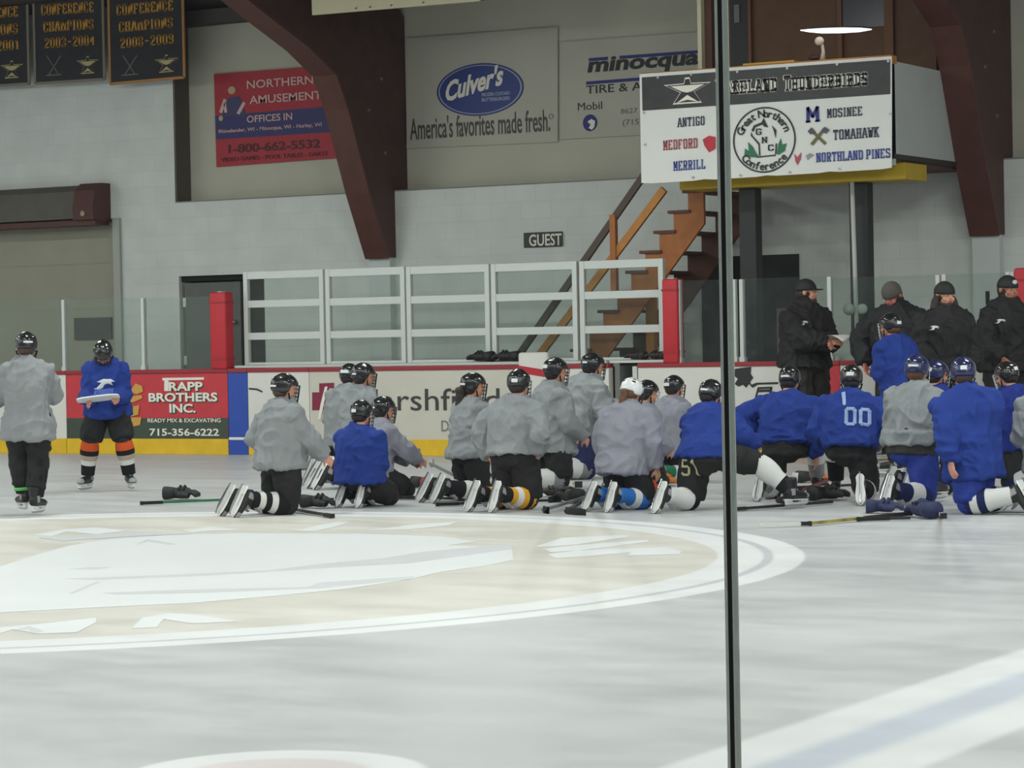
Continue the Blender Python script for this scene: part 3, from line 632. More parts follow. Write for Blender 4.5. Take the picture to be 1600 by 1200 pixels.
# banner on the box front
YBN = YF - .055
bn = empty('team_banner', (at(1198, 180, YBN).x, YBN, 3.6), 0, 'white vinyl banner with black bird header hung on the press box front', 'banner')
def tri(bm, pix, Y): return poly_plane(bm, pix, Y)
bm = B(); n = 24
pt = [(1000+(1394-1000)*k/n, 116-(116-88)*k/n) for k in range(n+1)]; pb = [(1394-(1394-1003)*k/n, 262+(286-262)*k/n + (1.5 if k % 6 else 0)) for k in range(n+1)]
poly_plane(bm, pt+pb, YBN, .012); on(bn, obj('sheet', bm, mat('vinyl_white', (222, 222, 218), .5, var=.02, vscale=5)))
bm = B(); poly_plane(bm, [(1003, 121), (1391, 93), (1391, 147), (1004, 173)], YBN-.014, .003); on(bn, obj('header_band', bm, mat('vinyl_black', (46, 46, 46), .5, var=.25, vscale=9)))
YT = YBN-.019
def slabtext(t, s, x0, y0b, x1, y1b, hpx, Y, m, wt, small=None, name='lettering', asp=.55):
    """baseline from (x0,y0b) to (x1,y1b) in the photo, hpx high; stays on plane Y"""
    me = slab_mesh(s, wt, small, asp); a = at(x0, y0b, Y); b = at(x1, y1b, Y); tz = at(x0, y0b-hpx, Y).z
    fit_plane(me, a.x, b.x, a.z, tz, Y, slope=b.z-a.z); return on(t, mobj(name, me, m))
slabtext(bn, 'LAKELAND', 1118, 150.5, 1216, 143.5, 26.5, YT, mat('ink_white'), 1.35, .82, 'lettering_outline'); slabtext(bn, 'LAKELAND', 1119.5, 149.5, 1215, 142.5, 24, YT-.005, M_INKB, .48, .82)
slabtext(bn, 'THUNDERBIRDS', 1224, 144, 1357, 134.5, 26.5, YT, mat('ink_white'), 1.35, .82, 'lettering_outline'); slabtext(bn, 'THUNDERBIRDS', 1225.5, 143, 1356, 133.5, 24, YT-.005, M_INKB, .48, .82)
DB = mat('ink_navy_grey', (70, 66, 92), .6); MR = mat('ink_brick', (176, 76, 84), .6); RB = mat('ink_royal', (62, 78, 160), .6)
for s, x0, ya, x1, yb_, hh, m in (('ANTIGO', 1058, 199, 1101, 195.5, 14.5, DB), ('MEDFORD', 1036, 235, 1090, 231, 15.5, MR), ('MERRILL', 1052, 267, 1102, 263.5, 15, RB),
                            ('MOSINEE', 1292, 184.5, 1347, 180.5, 14.5, DB), ('TOMAHAWK', 1302, 219, 1374, 214, 16, DB), ('NORTHLAND PINES', 1275, 254, 1391, 246.5, 15, RB)):
    slabtext(bn, s, x0, ya, x1, yb_, hh, YT, m, .72)
# thunderbird emblem (spread wings over an hourglass body)
def emblem(t, cx_, cy_, sx, sy, Y, m1, m2, slope=-.07, nm='bird_emblem'):
    def P(pts): return [(cx_+u*sx, cy_+v*sy+u*sx*slope) for u, v in pts]
    out = [(-1, -.55), (-.15, -.58), (-.1, -1), (.1, -1), (.15, -.58), (1, -.55), (.3, .1), (.62, .95), (-.62, .95), (-.3, .1)]
    inn = [(-.72, -.42), (.72, -.42), (.2, .05), (0, .12), (-.2, .05)]; inn2 = [(-.45, .84), (0, .3), (.45, .84), (0, .66)]
    bm = B(); poly_plane(bm, P(out), Y, .002); on(t, obj(nm, bm, m1))
    bm = B(); poly_plane(bm, P([(u*.9, v*.88) for u, v in out]), Y-.003, .002); on(t, obj(nm+'_field', bm, m2))
    bm = B(); poly_plane(bm, P(inn), Y-.006, .002); poly_plane(bm, P(inn2), Y-.006, .002); on(t, obj(nm+'_body', bm, m1))
emblem(bn, 1074, 142, 37, 21, YT, mat('ink_white'), M_INKB)
# round conference crest
def ring(bm, c, r0, r1, Y, n=40, d=.003):
    for k in range(n):
        a0, a1 = 2*PI*k/n, 2*PI*(k+1)/n
        prism(bm, [V((c.x+r0*math.cos(a0), Y, c.z+r0*math.sin(a0))), V((c.x+r1*math.cos(a0), Y, c.z+r1*math.sin(a0))), V((c.x+r1*math.cos(a1), Y, c.z+r1*math.sin(a1))), V((c.x+r0*math.cos(a1), Y, c.z+r0*math.sin(a1)))], (0, -d, 0))
    return bm
cc = at(1194, 218.5, YT); RR = at(1194, 167, YT).z-cc.z; RX = (at(1243, 216, YT).x-at(1145, 221, YT).x)/2
def oval(bm_fn):
    bm = bm_fn
    for v in bm.verts: v.co.x = cc.x+(v.co.x-cc.x)*RX/RR
    return bm
on(bn, obj('crest_ring', oval(ring(B(), cc, RR*.955, RR, YT)), M_INKB))
def arc_text(t, s, c, r, a0, a1, hgt, Y, m, flip=False, bold=.02):
    n = len(s)
    for i, ch in enumerate(s):
        if ch == ' ': continue
        an = math.radians(a0+(a1-a0)*i/(n-1)); me = text_mesh(ch, bold)
        xs = [v.co.x for v in me.vertices]; mx = (min(xs)+max(xs))/2; rot = an-PI/2 if not flip else an+PI/2
        for v in me.vertices:
            u, w_ = (v.co.x-mx)*hgt*1.35, (v.co.y-.35)*hgt*1.35; x = u*math.cos(rot)-w_*math.sin(rot); z = u*math.sin(rot)+w_*math.cos(rot)
            v.co = V((c.x+(r*math.cos(an)+x)*RX/RR, Y-.003-.002*(v.co.z > 0), c.z+r*math.sin(an)+z))
        on(t, mobj('crest_letter', me, m))
arc_text(bn, 'Great Northern', cc, RR*.80, 158, 22, .085, YT, M_INKB); arc_text(bn, 'Conference', cc, RR*.80, 222, 318, .085, YT, M_INKB, True)
M_TREE = mat('ink_green', (40, 112, 78), .6)
bm = B(); poly_plane(bm, [(1163, 245), (1164, 232), (1170, 236), (1169, 222), (1176, 229), (1182, 240), (1188, 246)], YT, .003); poly_plane(bm, [(1214, 240), (1216, 226), (1220, 216), (1222, 226), (1229, 224), (1226, 236), (1216, 242)], YT, .003); on(bn, obj('crest_pines', bm, M_TREE))
bm = B()
for q in ([(1174, 204), (1178, 196), (1190, 191), (1192, 194), (1180, 199), (1177, 206)], [(1190, 192), (1193, 184), (1200, 199), (1194, 198)], [(1206, 196), (1213, 203), (1212, 216), (1209, 204)], [(1182, 244.5), (1212, 241.5), (1212, 243.5), (1182, 246.5)], [(1174, 206), (1176, 212), (1187, 224), (1188, 243), (1186, 243), (1185, 226), (1173, 212)], [(1214, 224), (1213, 241), (1211, 241), (1212, 224)]): poly_plane(bm, q, YT, .003)
on(bn, obj('crest_outline', bm, M_INKB))
for ch, x, y in (('G', 1181, 211), ('N', 1190, 224), ('C', 1200, 236)): slabtext(bn, ch, x, y, x+9, y-.6, 10, YT-.004, M_INKB, 1.0, None, 'lettering', 1.0)
slabtext(bn, 'M', 1259, 192, 1281, 190, 25, YT, M_INKBLUE, 1.25, None, 'lettering', 1.2)
def strip(bm, x0, y0, x1, y1, w_, Y, d=.003):
    t = V((x1-x0, y1-y0, 0)).normalized(); nx, ny = -t.y*w_/2, t.x*w_/2
    return poly_plane(bm, [(x0+nx, y0+ny), (x1+nx, y1+ny), (x1-nx, y1-ny), (x0-nx, y0-ny)], Y, d)
bm = B(); strip(bm, 1266, 202, 1290, 225, 4.5, YT); strip(bm, 1289, 200, 1268, 226, 4.5, YT-.004); on(bn, obj('crossed_hatchets', bm, mat('ink_olive', (104, 100, 52), .6)))
bm = B(); poly_plane(bm, [(1262, 205), (1268, 199), (1274, 206), (1266, 210)], YT-.007); poly_plane(bm, [(1284, 204), (1289, 198), (1296, 203), (1290, 209)], YT-.007); on(bn, obj('hatchet_heads', bm, mat('ink_steel', (76, 80, 92), .6)))
bm = B(); poly_plane(bm, [(1241, 240), (1246, 246), (1252, 238), (1251, 248), (1246, 258), (1243, 252)], YT); on(bn, obj('small_red_mark', bm, MR))
bm = B(); poly_plane(bm, [(1259, 243), (1266, 239), (1272, 242), (1266, 246), (1262, 250)], YT); on(bn, obj('small_grey_mark', bm, mat('ink_soft_grey', (150, 148, 156), .6)))
bm = B(); poly_plane(bm, [(1098, 218), (1108, 212), (1118, 214), (1118, 232), (1108, 238), (1101, 228)], YT); on(bn, obj('red_splash', bm, M_INKRED))
bm = B()
for x, y in ((1152, 112), (1230, 106.5), (1308, 100.5), (1388, 95.5), (1028, 121), (1080, 116), (1006, 176), (1008, 226), (1083, 277), (1157, 274), (1234, 269), (1312, 264), (1391, 178)):
    c = at(x, y, YT); ring(bm, c, .004, .014, YT-.002, 10)
on(bn, obj('grommets', bm, mat('grommet', (170, 168, 160), .4, metal=.5)))

# ---- stairs rising to the right behind the bench glass
YS, YS2 = 26.40, 27.50
nos = [(-13.08, 2.90), (-13.26, 2.68), (-13.44, 2.465), (-13.62, 2.25), (-13.80, 2.035), (-13.98, 1.82), (-14.16, 1.605), (-14.34, 1.39), (-14.52, 1.175), (-14.70, .96), (-14.88, .745), (-15.06, .53), (-15.24, .315)]
stt = empty('wooden_staircase', (-14.2, YS+.5, 0), 0, 'open wooden staircase climbing right to the press box behind the bench', 'stairs')
so = V((-14.2, YS+.5, 0))
def stringer(y0, m):
    top = [(-12.86, 2.90)]; 
    for (x, z), (xn, zn) in zip(nos[:-1], nos[1:]): top += [(x+.03, z-.03), (x+.03, zn-.03)]
    top += [(-15.21, .285), (-15.21, 0), (-15.0, 0)]
    low = [(-14.75, .30), (-12.86, 2.52)]
    bm = B(); prism(bm, [V((x, y0, z))-so for x, z in top+low], (0, .045, 0)); return obj('stringer', bm, m, stt)
stringer(YS, M_STAIRW); stringer(YS2-.045, M_DKW)
for x, z in nos:
    bm = B(); box(bm, V((x-.03, YS-.03, z-.035))-so, V((x+.24, YS2+.02, z))-so, bev=.005); obj('tread', bm, M_DKW, stt)
bm = B(); beam(bm, V((-13.55, YS-.04, 3.10))-so, V((-15.25, YS-.04, 1.06))-so, .045, .075); obj('handrail', bm, mat('rail_dark', (82, 70, 58), .6), stt)
bm = B(); beam(bm, V((-13.32, YS-.04, 2.916))-so, V((-15.0, YS-.04, 1.04))-so, .045, .085); obj('mid_rail', bm, M_OAK, stt)
xp = at(963, 400, YS).x
bm = B(); box(bm, V((xp-.035, YS-.085, 1.81))-so, V((xp+.035, YS-.02, 2.66))-so); obj('rail_post', bm, M_STAIRW, stt)
xq = at(1012, 510, YS+.3).x
bm = B(); box(bm, V((xq-.05, YS+.35, 0))-so, V((xq+.05, YS+.45, 2.0))-so); obj('stair_prop', bm, M_OAK, stt)
gs = empty('guest_sign', (at(850, 374, W).x, W-.01, at(850, 374, W).z), 0, 'small black sign reading GUEST on the block wall', 'sign')
bm = B(); box(bm, (at(820, 374, W).x-gs.location.x, -.02, at(820, 387, W).z-gs.location.z), (at(880, 374, W).x-gs.location.x, 0, at(820, 364, W).z-gs.location.z), bev=.004); obj('sign_board', bm, mat('sign_black', (44, 46, 46), .5), gs)
on(gs, wtext('GUEST', 827, 385, 878, 366.5, W-.032, M_INKW, None, bold=.015))

# ---- advertising banners on the upper wall
YU = WU-.02
na = empty('wall_banner', (at(435, 180, YU).x, YU, 4), 0, 'red and blue advertising banner beside the brown timber leg', 'banner')
bm = B(); poly_plane(bm, [(335, 116), (570, 98), (570, 244), (339, 261)], YU, .012); on(na, obj('sheet', bm, mat('vinyl_red', (172, 44, 56), .6, var=.05)))
bm = B(); poly_plane(bm, [(336, 181), (570, 162), (570, 203), (338, 218)], YU-.013, .003); on(na, obj('blue_band', bm, mat('vinyl_blue', (54, 52, 108), .6, var=.05)))
PK = mat('ink_pink', (214, 176, 172), .6)
for s, x0, yb_, x1, yt, m, bo in (('NORTHERN', 386, 139, 490, 126, PK, .015), ('AMUSEMENTS', 390, 163, 512, 150, PK, .015), ('OFFICES IN', 386, 192, 457, 181, PK, .012),
                               ('Rhinelander, WI - Minocqua, WI - Hurley, WI', 342, 210, 503, 202.5, PK, .012), ('1-800-662-5532', 357, 240, 500, 226, mat('ink_maroon_dark', (82, 26, 40), .6), .02), ('VIDEO GAMES - POOL TABLES - DARTS', 346, 253, 512, 246.5, mat('ink_maroon_dark'), .0)):
    on(na, wtext(s, x0, yb_, x1, yt, YU-.018, m, None, bold=bo))
bm = B(); strip(bm, 345, 176, 352, 155, 5, YU-.017); strip(bm, 372, 178, 382, 160, 5, YU-.017); strip(bm, 351, 160, 353, 176, 4, YU-.017); on(na, obj('striped_motif', bm, PK))
bm = B(); poly_plane(bm, [(350, 166), (358, 152), (372, 150), (380, 162), (383, 180), (346, 182)], YU-.017, .002); on(na, obj('blue_motif', bm, mat('motif_blue', (66, 64, 104), .6)))
bm = B(); ell(bm, at(345, 185, YU-.02), (.035, .004, .035)); ell(bm, at(362, 141, YU-.02), (.06, .004, .05)); on(na, obj('motif_dots', bm, mat('motif_tan', (190, 168, 130), .6)))

cu = empty('wall_banner', (at(755, 170, YU).x, YU, 4), 0, 'beige banner with blue oval logo on the upper wall', 'banner')
bm = B(); poly_plane(bm, [(636, 60), (872, 42), (872, 222), (636, 232)], YU, .01); on(cu, obj('sheet', bm, mat('vinyl_beige', (184, 181, 168), .6, var=.04, vscale=2)))
co = at(750, 140, YU-.012); ax_ = (at(818, 135, YU).x-at(682, 145, YU).x)/2; az_ = at(750, 99, YU).z-co.z
def ovalbm(k, y, d):
    bm = B(); return prism(bm, [V((co.x+ax_*k*math.cos(2*PI*i/48), y, co.z+az_*(k if k > .97 else k-.02)*math.sin(2*PI*i/48))) for i in range(48)], (0, -d, 0))
on(cu, obj('logo_oval', ovalbm(1, YU-.012, .003), mat('logo_blue', (40, 58, 128), .5))); on(cu, obj('logo_rim', ovalbm(.955, YU-.016, .002), mat('logo_rim', (170, 176, 186), .5))); on(cu, obj('logo_field', ovalbm(.925, YU-.019, .002), mat('logo_blue')))
def tilt_text(t, s, x0, y0b, x1, y1b, hpx, Y, m, bold, shear):
    me = text_mesh(s, bold, shear); a = at(x0, y0b, Y); b = at(x1, y1b, Y); fit_plane(me, a.x, b.x, a.z, at(x0, y0b-hpx, Y).z, Y, slope=b.z-a.z); return on(t, mobj('lettering', me, m))
tilt_text(cu, "Culver's", 697, 160, 787, 132, 33, YU-.023, M_INKW, .035, .25)
for s, x0, yb_, x1, yt in (('FROZEN CUSTARD', 753, 151, 797, 145.5), ('BUTTERBURGERS', 753, 159, 797, 153.5)): on(cu, wtext(s, x0, yb_, x1, yt, YU-.023, mat('ink_pale_blue', (168, 176, 200), .6), None, bold=.02))
on(cu, wtext("America's favorites made fresh.", 641, 219, 860, 184, YU-.012, mat('ink_brown_grey', (76, 72, 68), .6), None, bold=.01))
bm = B(); ring(bm, at(862, 182, YU), .025, .032, YU-.012, 14); on(cu, obj('registered_mark', bm, mat('ink_brown_grey')))

mt = empty('wall_banner', (at(985, 150, YU).x, YU, 4), 0, 'pale tire shop banner with blue bars on the upper wall left of the press box', 'banner')
bm = B(); poly_plane(bm, [(876, 66), (1092, 50), (1092, 206), (876, 218)], YU, .01); on(mt, obj('sheet', bm, mat('vinyl_beige')))
for a, b, c, d_ in ((920, 91, 950, 88.6), (968, 87.3, 1090, 78.5), (916, 127.5, 1000, 121)):
    bm = B(); poly_plane(bm, [(a, b), (c, d_), (c, d_+5), (a, b+5)], YU-.012, .003); on(mt, obj('blue_bar', bm, M_INKBLUE))
on(mt, wtext('minocqua', 918, 121, 1092, 91, YU-.013, M_INKB, None, bold=.035, shear=.15)); on(mt, wtext('TIRE & AUTO', 916, 147, 1052, 134, YU-.012, M_INKB, None, bold=.005))
on(mt, wtext('Mobil', 903, 173, 941, 161, YU-.012, mat('ink_charcoal'), None)); on(mt, wtext('8627 HWY 51', 970, 178, 1046, 170, YU-.012, M_INKG, None)); on(mt, wtext('(715) 356', 973, 199, 1030, 187, YU-.012, M_INKG, None))
bm = B(); ell(bm, at(922, 192, YU-.013), (.10, .004, .10)); on(mt, obj('round_logo', bm, M_INKBLUE, None, True))
bm = B(); poly_plane(bm, [(918, 190), (924, 186), (930, 189), (929, 198), (925, 203), (920, 200), (923, 195)], YU-.019, .003); on(mt, obj('logo_figure', bm, M_INKW))

# ---- hanging championship banners, top left
YH = W-.28; GOLD = mat('ink_gold', (204, 150, 58), .6); M_BNB = mat('banner_black', (44, 42, 46), .75, var=.15, vscale=7)
def champ(px0, px1, yb0, yb1, year, left_cut, label, trimc):
    slope = (yb1-yb0)/(px1-px0); s0 = at(px0, yb0, YH); t = empty('championship_banner', (at((px0+px1)/2, 60, YH).x, YH, 4.6), 0, label, 'banner', 'championship banners')
    topz = 5.84; x0 = at(px0, 60, YH).x; x1 = at(px1, 60, YH).x; z0 = at(px0, yb0, YH).z; z1 = at(px1, yb1, YH).z
    bm = B(); n = 8
    pts = [V((x0, YH, topz)), V((x1, YH, topz))]+[V((x1+(x0-x1)*k/n, YH-.0, z1+(z0-z1)*k/n)) for k in range(n+1)]
    prism(bm, pts, (0, -.015, 0)); on(t, obj('cloth', bm, M_BNB))
    bm = B()
    for a, b in (((x0, topz), (x0, z0)), ((x1, topz), (x1, z1)), ((x0, z0), (x1, z1))): beam(bm, (a[0], YH-.012, a[1]), (b[0], YH-.012, b[1]), .02, .035, V((0, 1, 0)))
    on(t, obj('border', bm, trimc))
    wpx = px1-px0; u = lambda f: px0+wpx*f
    def ln(s, f0, f1, yb_, hh, m):
        me = slab_mesh(s, .85); yy = lambda f: yb_+slope*wpx*f; a = at(u(f0), yy(f0), YH-.02); b = at(u(f1), yy(f1), YH-.02); fit_plane(me, a.x, b.x, a.z, at(u(f0), yy(f0)-hh, YH-.02).z, YH-.02, slope=b.z-a.z); on(t, mobj('lettering', me, m))
    q = yb0
    for s, dy, f0, f1, hh in (('CONFERENCE', -106, .09, .85, 17), ('CHAMPIONS', -79.5, .12, .85, 16.5), (year, -54.5, .14, .86, 16)): ln(s, f0, f1, q+dy, hh, GOLD)
    emblem(t, u(.76), q-24+slope*wpx*.76, wpx*.16, 14, YH-.018, mat('ink_dim_gold', (190, 176, 130), .6), mat('banner_black'), slope)
    bm = B()
    for k in (-1, 1): strip(bm, u(.27)+k*11, q-42+slope*wpx*.27, u(.27)-k*8, q-12+slope*wpx*.27, 1.6, YH-.018)
    strip(bm, u(.16), q-12+slope*wpx*.16, u(.38), q-12+slope*wpx*.38, 2, YH-.018); on(t, obj('crossed_sticks', bm, mat('ink_dim', (112, 104, 104), .6)))
champ(-66, 45, 138.5, 131, '2000-2001', 0, 'black and gold championship banner dated 2001, leftmost and cut by the photo edge', mat('border_grey', (130, 122, 108), .6))
champ(55, 163, 131, 124, '2003-2004', 0, 'black and gold championship banner dated 2003-2004', mat('border_grey'))
champ(172, 288, 131.5, 121, '2008-2009', 0, 'black and gold championship banner with gold bottom edge, rightmost of the row', mat('border_gold', (176, 124, 70), .6))
# pale sign at the top edge
YP = 25.3
hs = empty('hanging_sign', (at(620, 0, YP).x, YP, 5.1), 0, 'pale cream sign cut by the top edge of the photo', 'sign')
bm = B(); poly_plane(bm, [(490, 24), (752, 2), (751, -60), (488, -38)], YP, .03); on(hs, obj('sign_board', bm, mat('sign_cream', (206, 198, 166), .6, var=.03)))
bm = B()
for x in (510, 728): beam(bm, at(x, -30, YP+.01), at(x, -30, YP+.01)+V((0, 0, 1.1)), .01, .01)
on(hs, obj('hanger_wire', bm, M_BLK))
bm = B()
for x in (555, 577, 610, 660): strip(bm, x, 19-(x-490)*.084, x+3, 17.5-(x-490)*.084, 2, YP-.032)
on(hs, obj('edge_clips', bm, mat('clip_brown', (90, 80, 60), .6)))

# ================================================================== NEAR GLASS (the camera looks through it)
YN = 1.30
zb = 1.0
M_NEAR = glass_mat('near_glass', (.965, .975, .972), .012, .012, (.75, .78, .78))
xs0 = at(1127.5, 600, YN-.003).x; xa = at(1131.6, 600, YN-.003).x; xb = at(1138, 600, YN-.003).x; xc = at(1140.5, 600, YN-.003).x
ge = mat('glass_edge', (205, 212, 206), .25, var=.1, vscale=60); nt_ = ge.node_tree; tl = nt_.nodes.new('ShaderNodeBsdfTranslucent'); tl.inputs[0].default_value = (.85, .9, .87, 1)
ms = nt_.nodes.new('ShaderNodeMixShader'); ms.inputs[0].default_value = .7; nt_.links.new(nt_.nodes['Principled BSDF'].outputs[0], ms.inputs[1]); nt_.links.new(tl.outputs[0], ms.inputs[2])
nt_.links.new(ms.outputs[0], nt_.nodes['Material Output'].inputs[0])
gl = tag(empty('near_shield', (-3.0, YN, zb)), 'clear near glass pane left of the dark vertical seam', 'glass panel')
pane('pane', -3, xs0+3.0, 0, 2.4, 0, M_NEAR, gl, .006); bm = B(); box(bm, (xs0+3.0, -.0038, 0), (xa+3.0, .0034, 2.4)); obj('pane_edge', bm, mat('glass_edge', (205, 212, 206), .25, var=.1, vscale=60), gl)
gr = tag(empty('near_shield', (1.0, YN, zb)), 'clear near glass pane right of the dark vertical seam', 'glass panel')
pane('pane', xc-1.0, 2, 0, 2.4, 0, M_NEAR, gr, .006); bm = B(); box(bm, (xb-1.0+.0002, -.0032, 0), (xc-1.0, .0032, 2.4)); obj('pane_edge', bm, mat('glass_edge'), gr)
c0 = (xa+xb)/2
gm = tag(empty('glass_seam', (c0, YN, zb)), 'tall dark seam strip between the two near glass panes', 'glass seam')
bm = B(); box(bm, (xa-c0, -.0034, 0), (xb-c0, .0034, 2.4)); obj('gasket', bm, mat('gasket_black', (52, 48, 42), .4), gm)
nb = empty('dasher_board', (-1.5, YN, 0), 0, 'near rink board under the glass, below the view', 'rink board')
bm = B(); box(bm, (-6, -.05, 0), (4, .05, 1.0)); obj('board_panel', bm, M_BW, nb)
# ================================================================== PEOPLE
def rotz(v, a): c, s = math.cos(a), math.sin(a); return V((v.x*c-v.y*s, v.x*s+v.y*c, v.z))
def ik(a, b, l1, l2, pole):
    d = b-a; L = min(d.length, (l1+l2)*.985); dn = d.normalized(); b = a+dn*L
    k = (l1*l1-l2*l2+L*L)/(2*L); h = math.sqrt(max(l1*l1-k*k, 0)); p = (pole-dn*pole.dot(dn))
    p = p.normalized() if p.length > 1e-5 else dn.orthogonal().normalized()
    return a+dn*k+p*h, b
def frame3(f, u):                # columns right, forward, up
    f = f.normalized(); r = f.cross(u).normalized(); u = r.cross(f)
    return Matrix((r, f, u)).transposed()
def wrinkle(me, amp, sc, seed, damp=None):
    off = V((seed*3.1, seed*1.7, seed*.9)); nn = [v.normal.copy() for v in me.vertices]
    for v, n in zip(me.vertices, nn):
        if damp:
            p = v.co; w = noise.noise(p*3.2+off); r1 = (1-abs(noise.noise(V((p.x*8+w*1.3, p.y*8+w, p.z*2.8+w*1.6))+off)))**4
            r2 = (1-abs(noise.noise(V((p.x*5+p.z*6.5+w, p.y*6-w, p.z*6.5-p.x*5))-off)))**4
            v.co = p + n*amp*(r1*1.25+r2*.95-.55+.5*noise.noise(p*4.5-off)); continue
        p = v.co; a = noise.noise((p*sc*.55)+off); b = 1-abs(noise.noise(V((p.x*sc*1.5, p.y*sc*1.5, p.z*sc*.75))+off*2))*2
        c = noise.noise(p*sc*3+off)
        v.co = p + n*amp*(a*.9+b*.45+c*.22)

SKIN = {'pale': mat('skin_pale', (208, 148, 122), .55, var=.05), 'ruddy': mat('skin_ruddy', (190, 112, 96), .55, var=.05), 'tan': mat('skin_tan', (178, 118, 92), .55, var=.05)}
M_LIP = mat('lip', (150, 80, 76), .5)
JC = {'grey': mat('jersey_grey', (140, 144, 147), .85, spec=.2, var=.06, vscale=10, bump=.25, bscale=60), 'lav': mat('jersey_lavender_grey', (140, 140, 152), .85, spec=.2, var=.06, vscale=10, bump=.25, bscale=60),
      'blue': mat('jersey_blue', (34, 58, 136), .8, spec=.25, var=.08, vscale=10, bump=.25, bscale=60), 'navy': mat('jersey_royal', (28, 46, 126), .8, spec=.25, var=.08, vscale=10, bump=.25, bscale=60),
      'coach': mat('jacket_black', (34, 33, 33), .7, spec=.3, var=.15, vscale=8, bump=.2, bscale=40), 'coach2': mat('jacket_charcoal', (37, 38, 40), .7, spec=.3, var=.15, vscale=8, bump=.2, bscale=40)}
PC = {'black': mat('pants_black', (33, 32, 33), .75, spec=.3, var=.2, vscale=9, bump=.2, bscale=50), 'navy': mat('pants_navy', (36, 42, 84), .75, spec=.3, var=.15, vscale=9, bump=.2, bscale=50),
      'blue': mat('pants_blue', (32, 54, 138), .75, spec=.3, var=.12, vscale=9, bump=.2, bscale=50), 'brown': mat('pants_dark_brown', (38, 33, 31), .75, var=.15)}
SKC = {n: mat('sock_'+n, c, .9, spec=.15, bump=.3, bscale=120) for n, c in dict(black=(34, 33, 35), white=(214, 214, 212), orange=(204, 84, 42), yellow=(218, 160, 52), beige=(176, 160, 144), blue=(52, 112, 190), grey=(140, 140, 144), navy=(34, 42, 84), green=(44, 116, 84), red=(150, 44, 54)).items()}
HC = {'black': mat('helmet_black', (26, 27, 29), .22, spec=.5, coat=.6), 'navy': mat('helmet_navy', (30, 36, 84), .22, spec=.5, coat=.6), 'white': mat('helmet_white', (224, 225, 226), .25, spec=.5, coat=.5)}
M_VENT = mat('helmet_vent', (10, 10, 10), .9); M_STICK_GLINT = mat('helmet_sticker_glint', (222, 224, 226), .4)
M_CAGE = {'black': mat('cage_black', (40, 40, 42), .4, metal=.3), 'white': mat('cage_white', (206, 206, 204), .4), 'chrome': mat('cage_chrome', (170, 172, 174), .25, metal=.9)}
M_BOOT = mat('boot_black', (30, 30, 32), .45, spec=.4, var=.2, vscale=20); M_BOOTG = mat('boot_accent', (150, 150, 152), .5); M_HOLD = mat('blade_holder_white', (222, 222, 220), .4); M_STEEL = mat('skate_steel', (170, 172, 174), .25, metal=.9)
M_TONGUE = mat('tongue_felt', (176, 176, 172), .9); M_LACE = mat('lace_white', (214, 212, 206), .8)
HAIR = {n: mat('hair_'+n, c, .6, var=.2, vscale=30, bump=.4, bscale=90) for n, c in dict(brown=(74, 52, 40), dark=(44, 34, 28), auburn=(104, 70, 48)).items()}

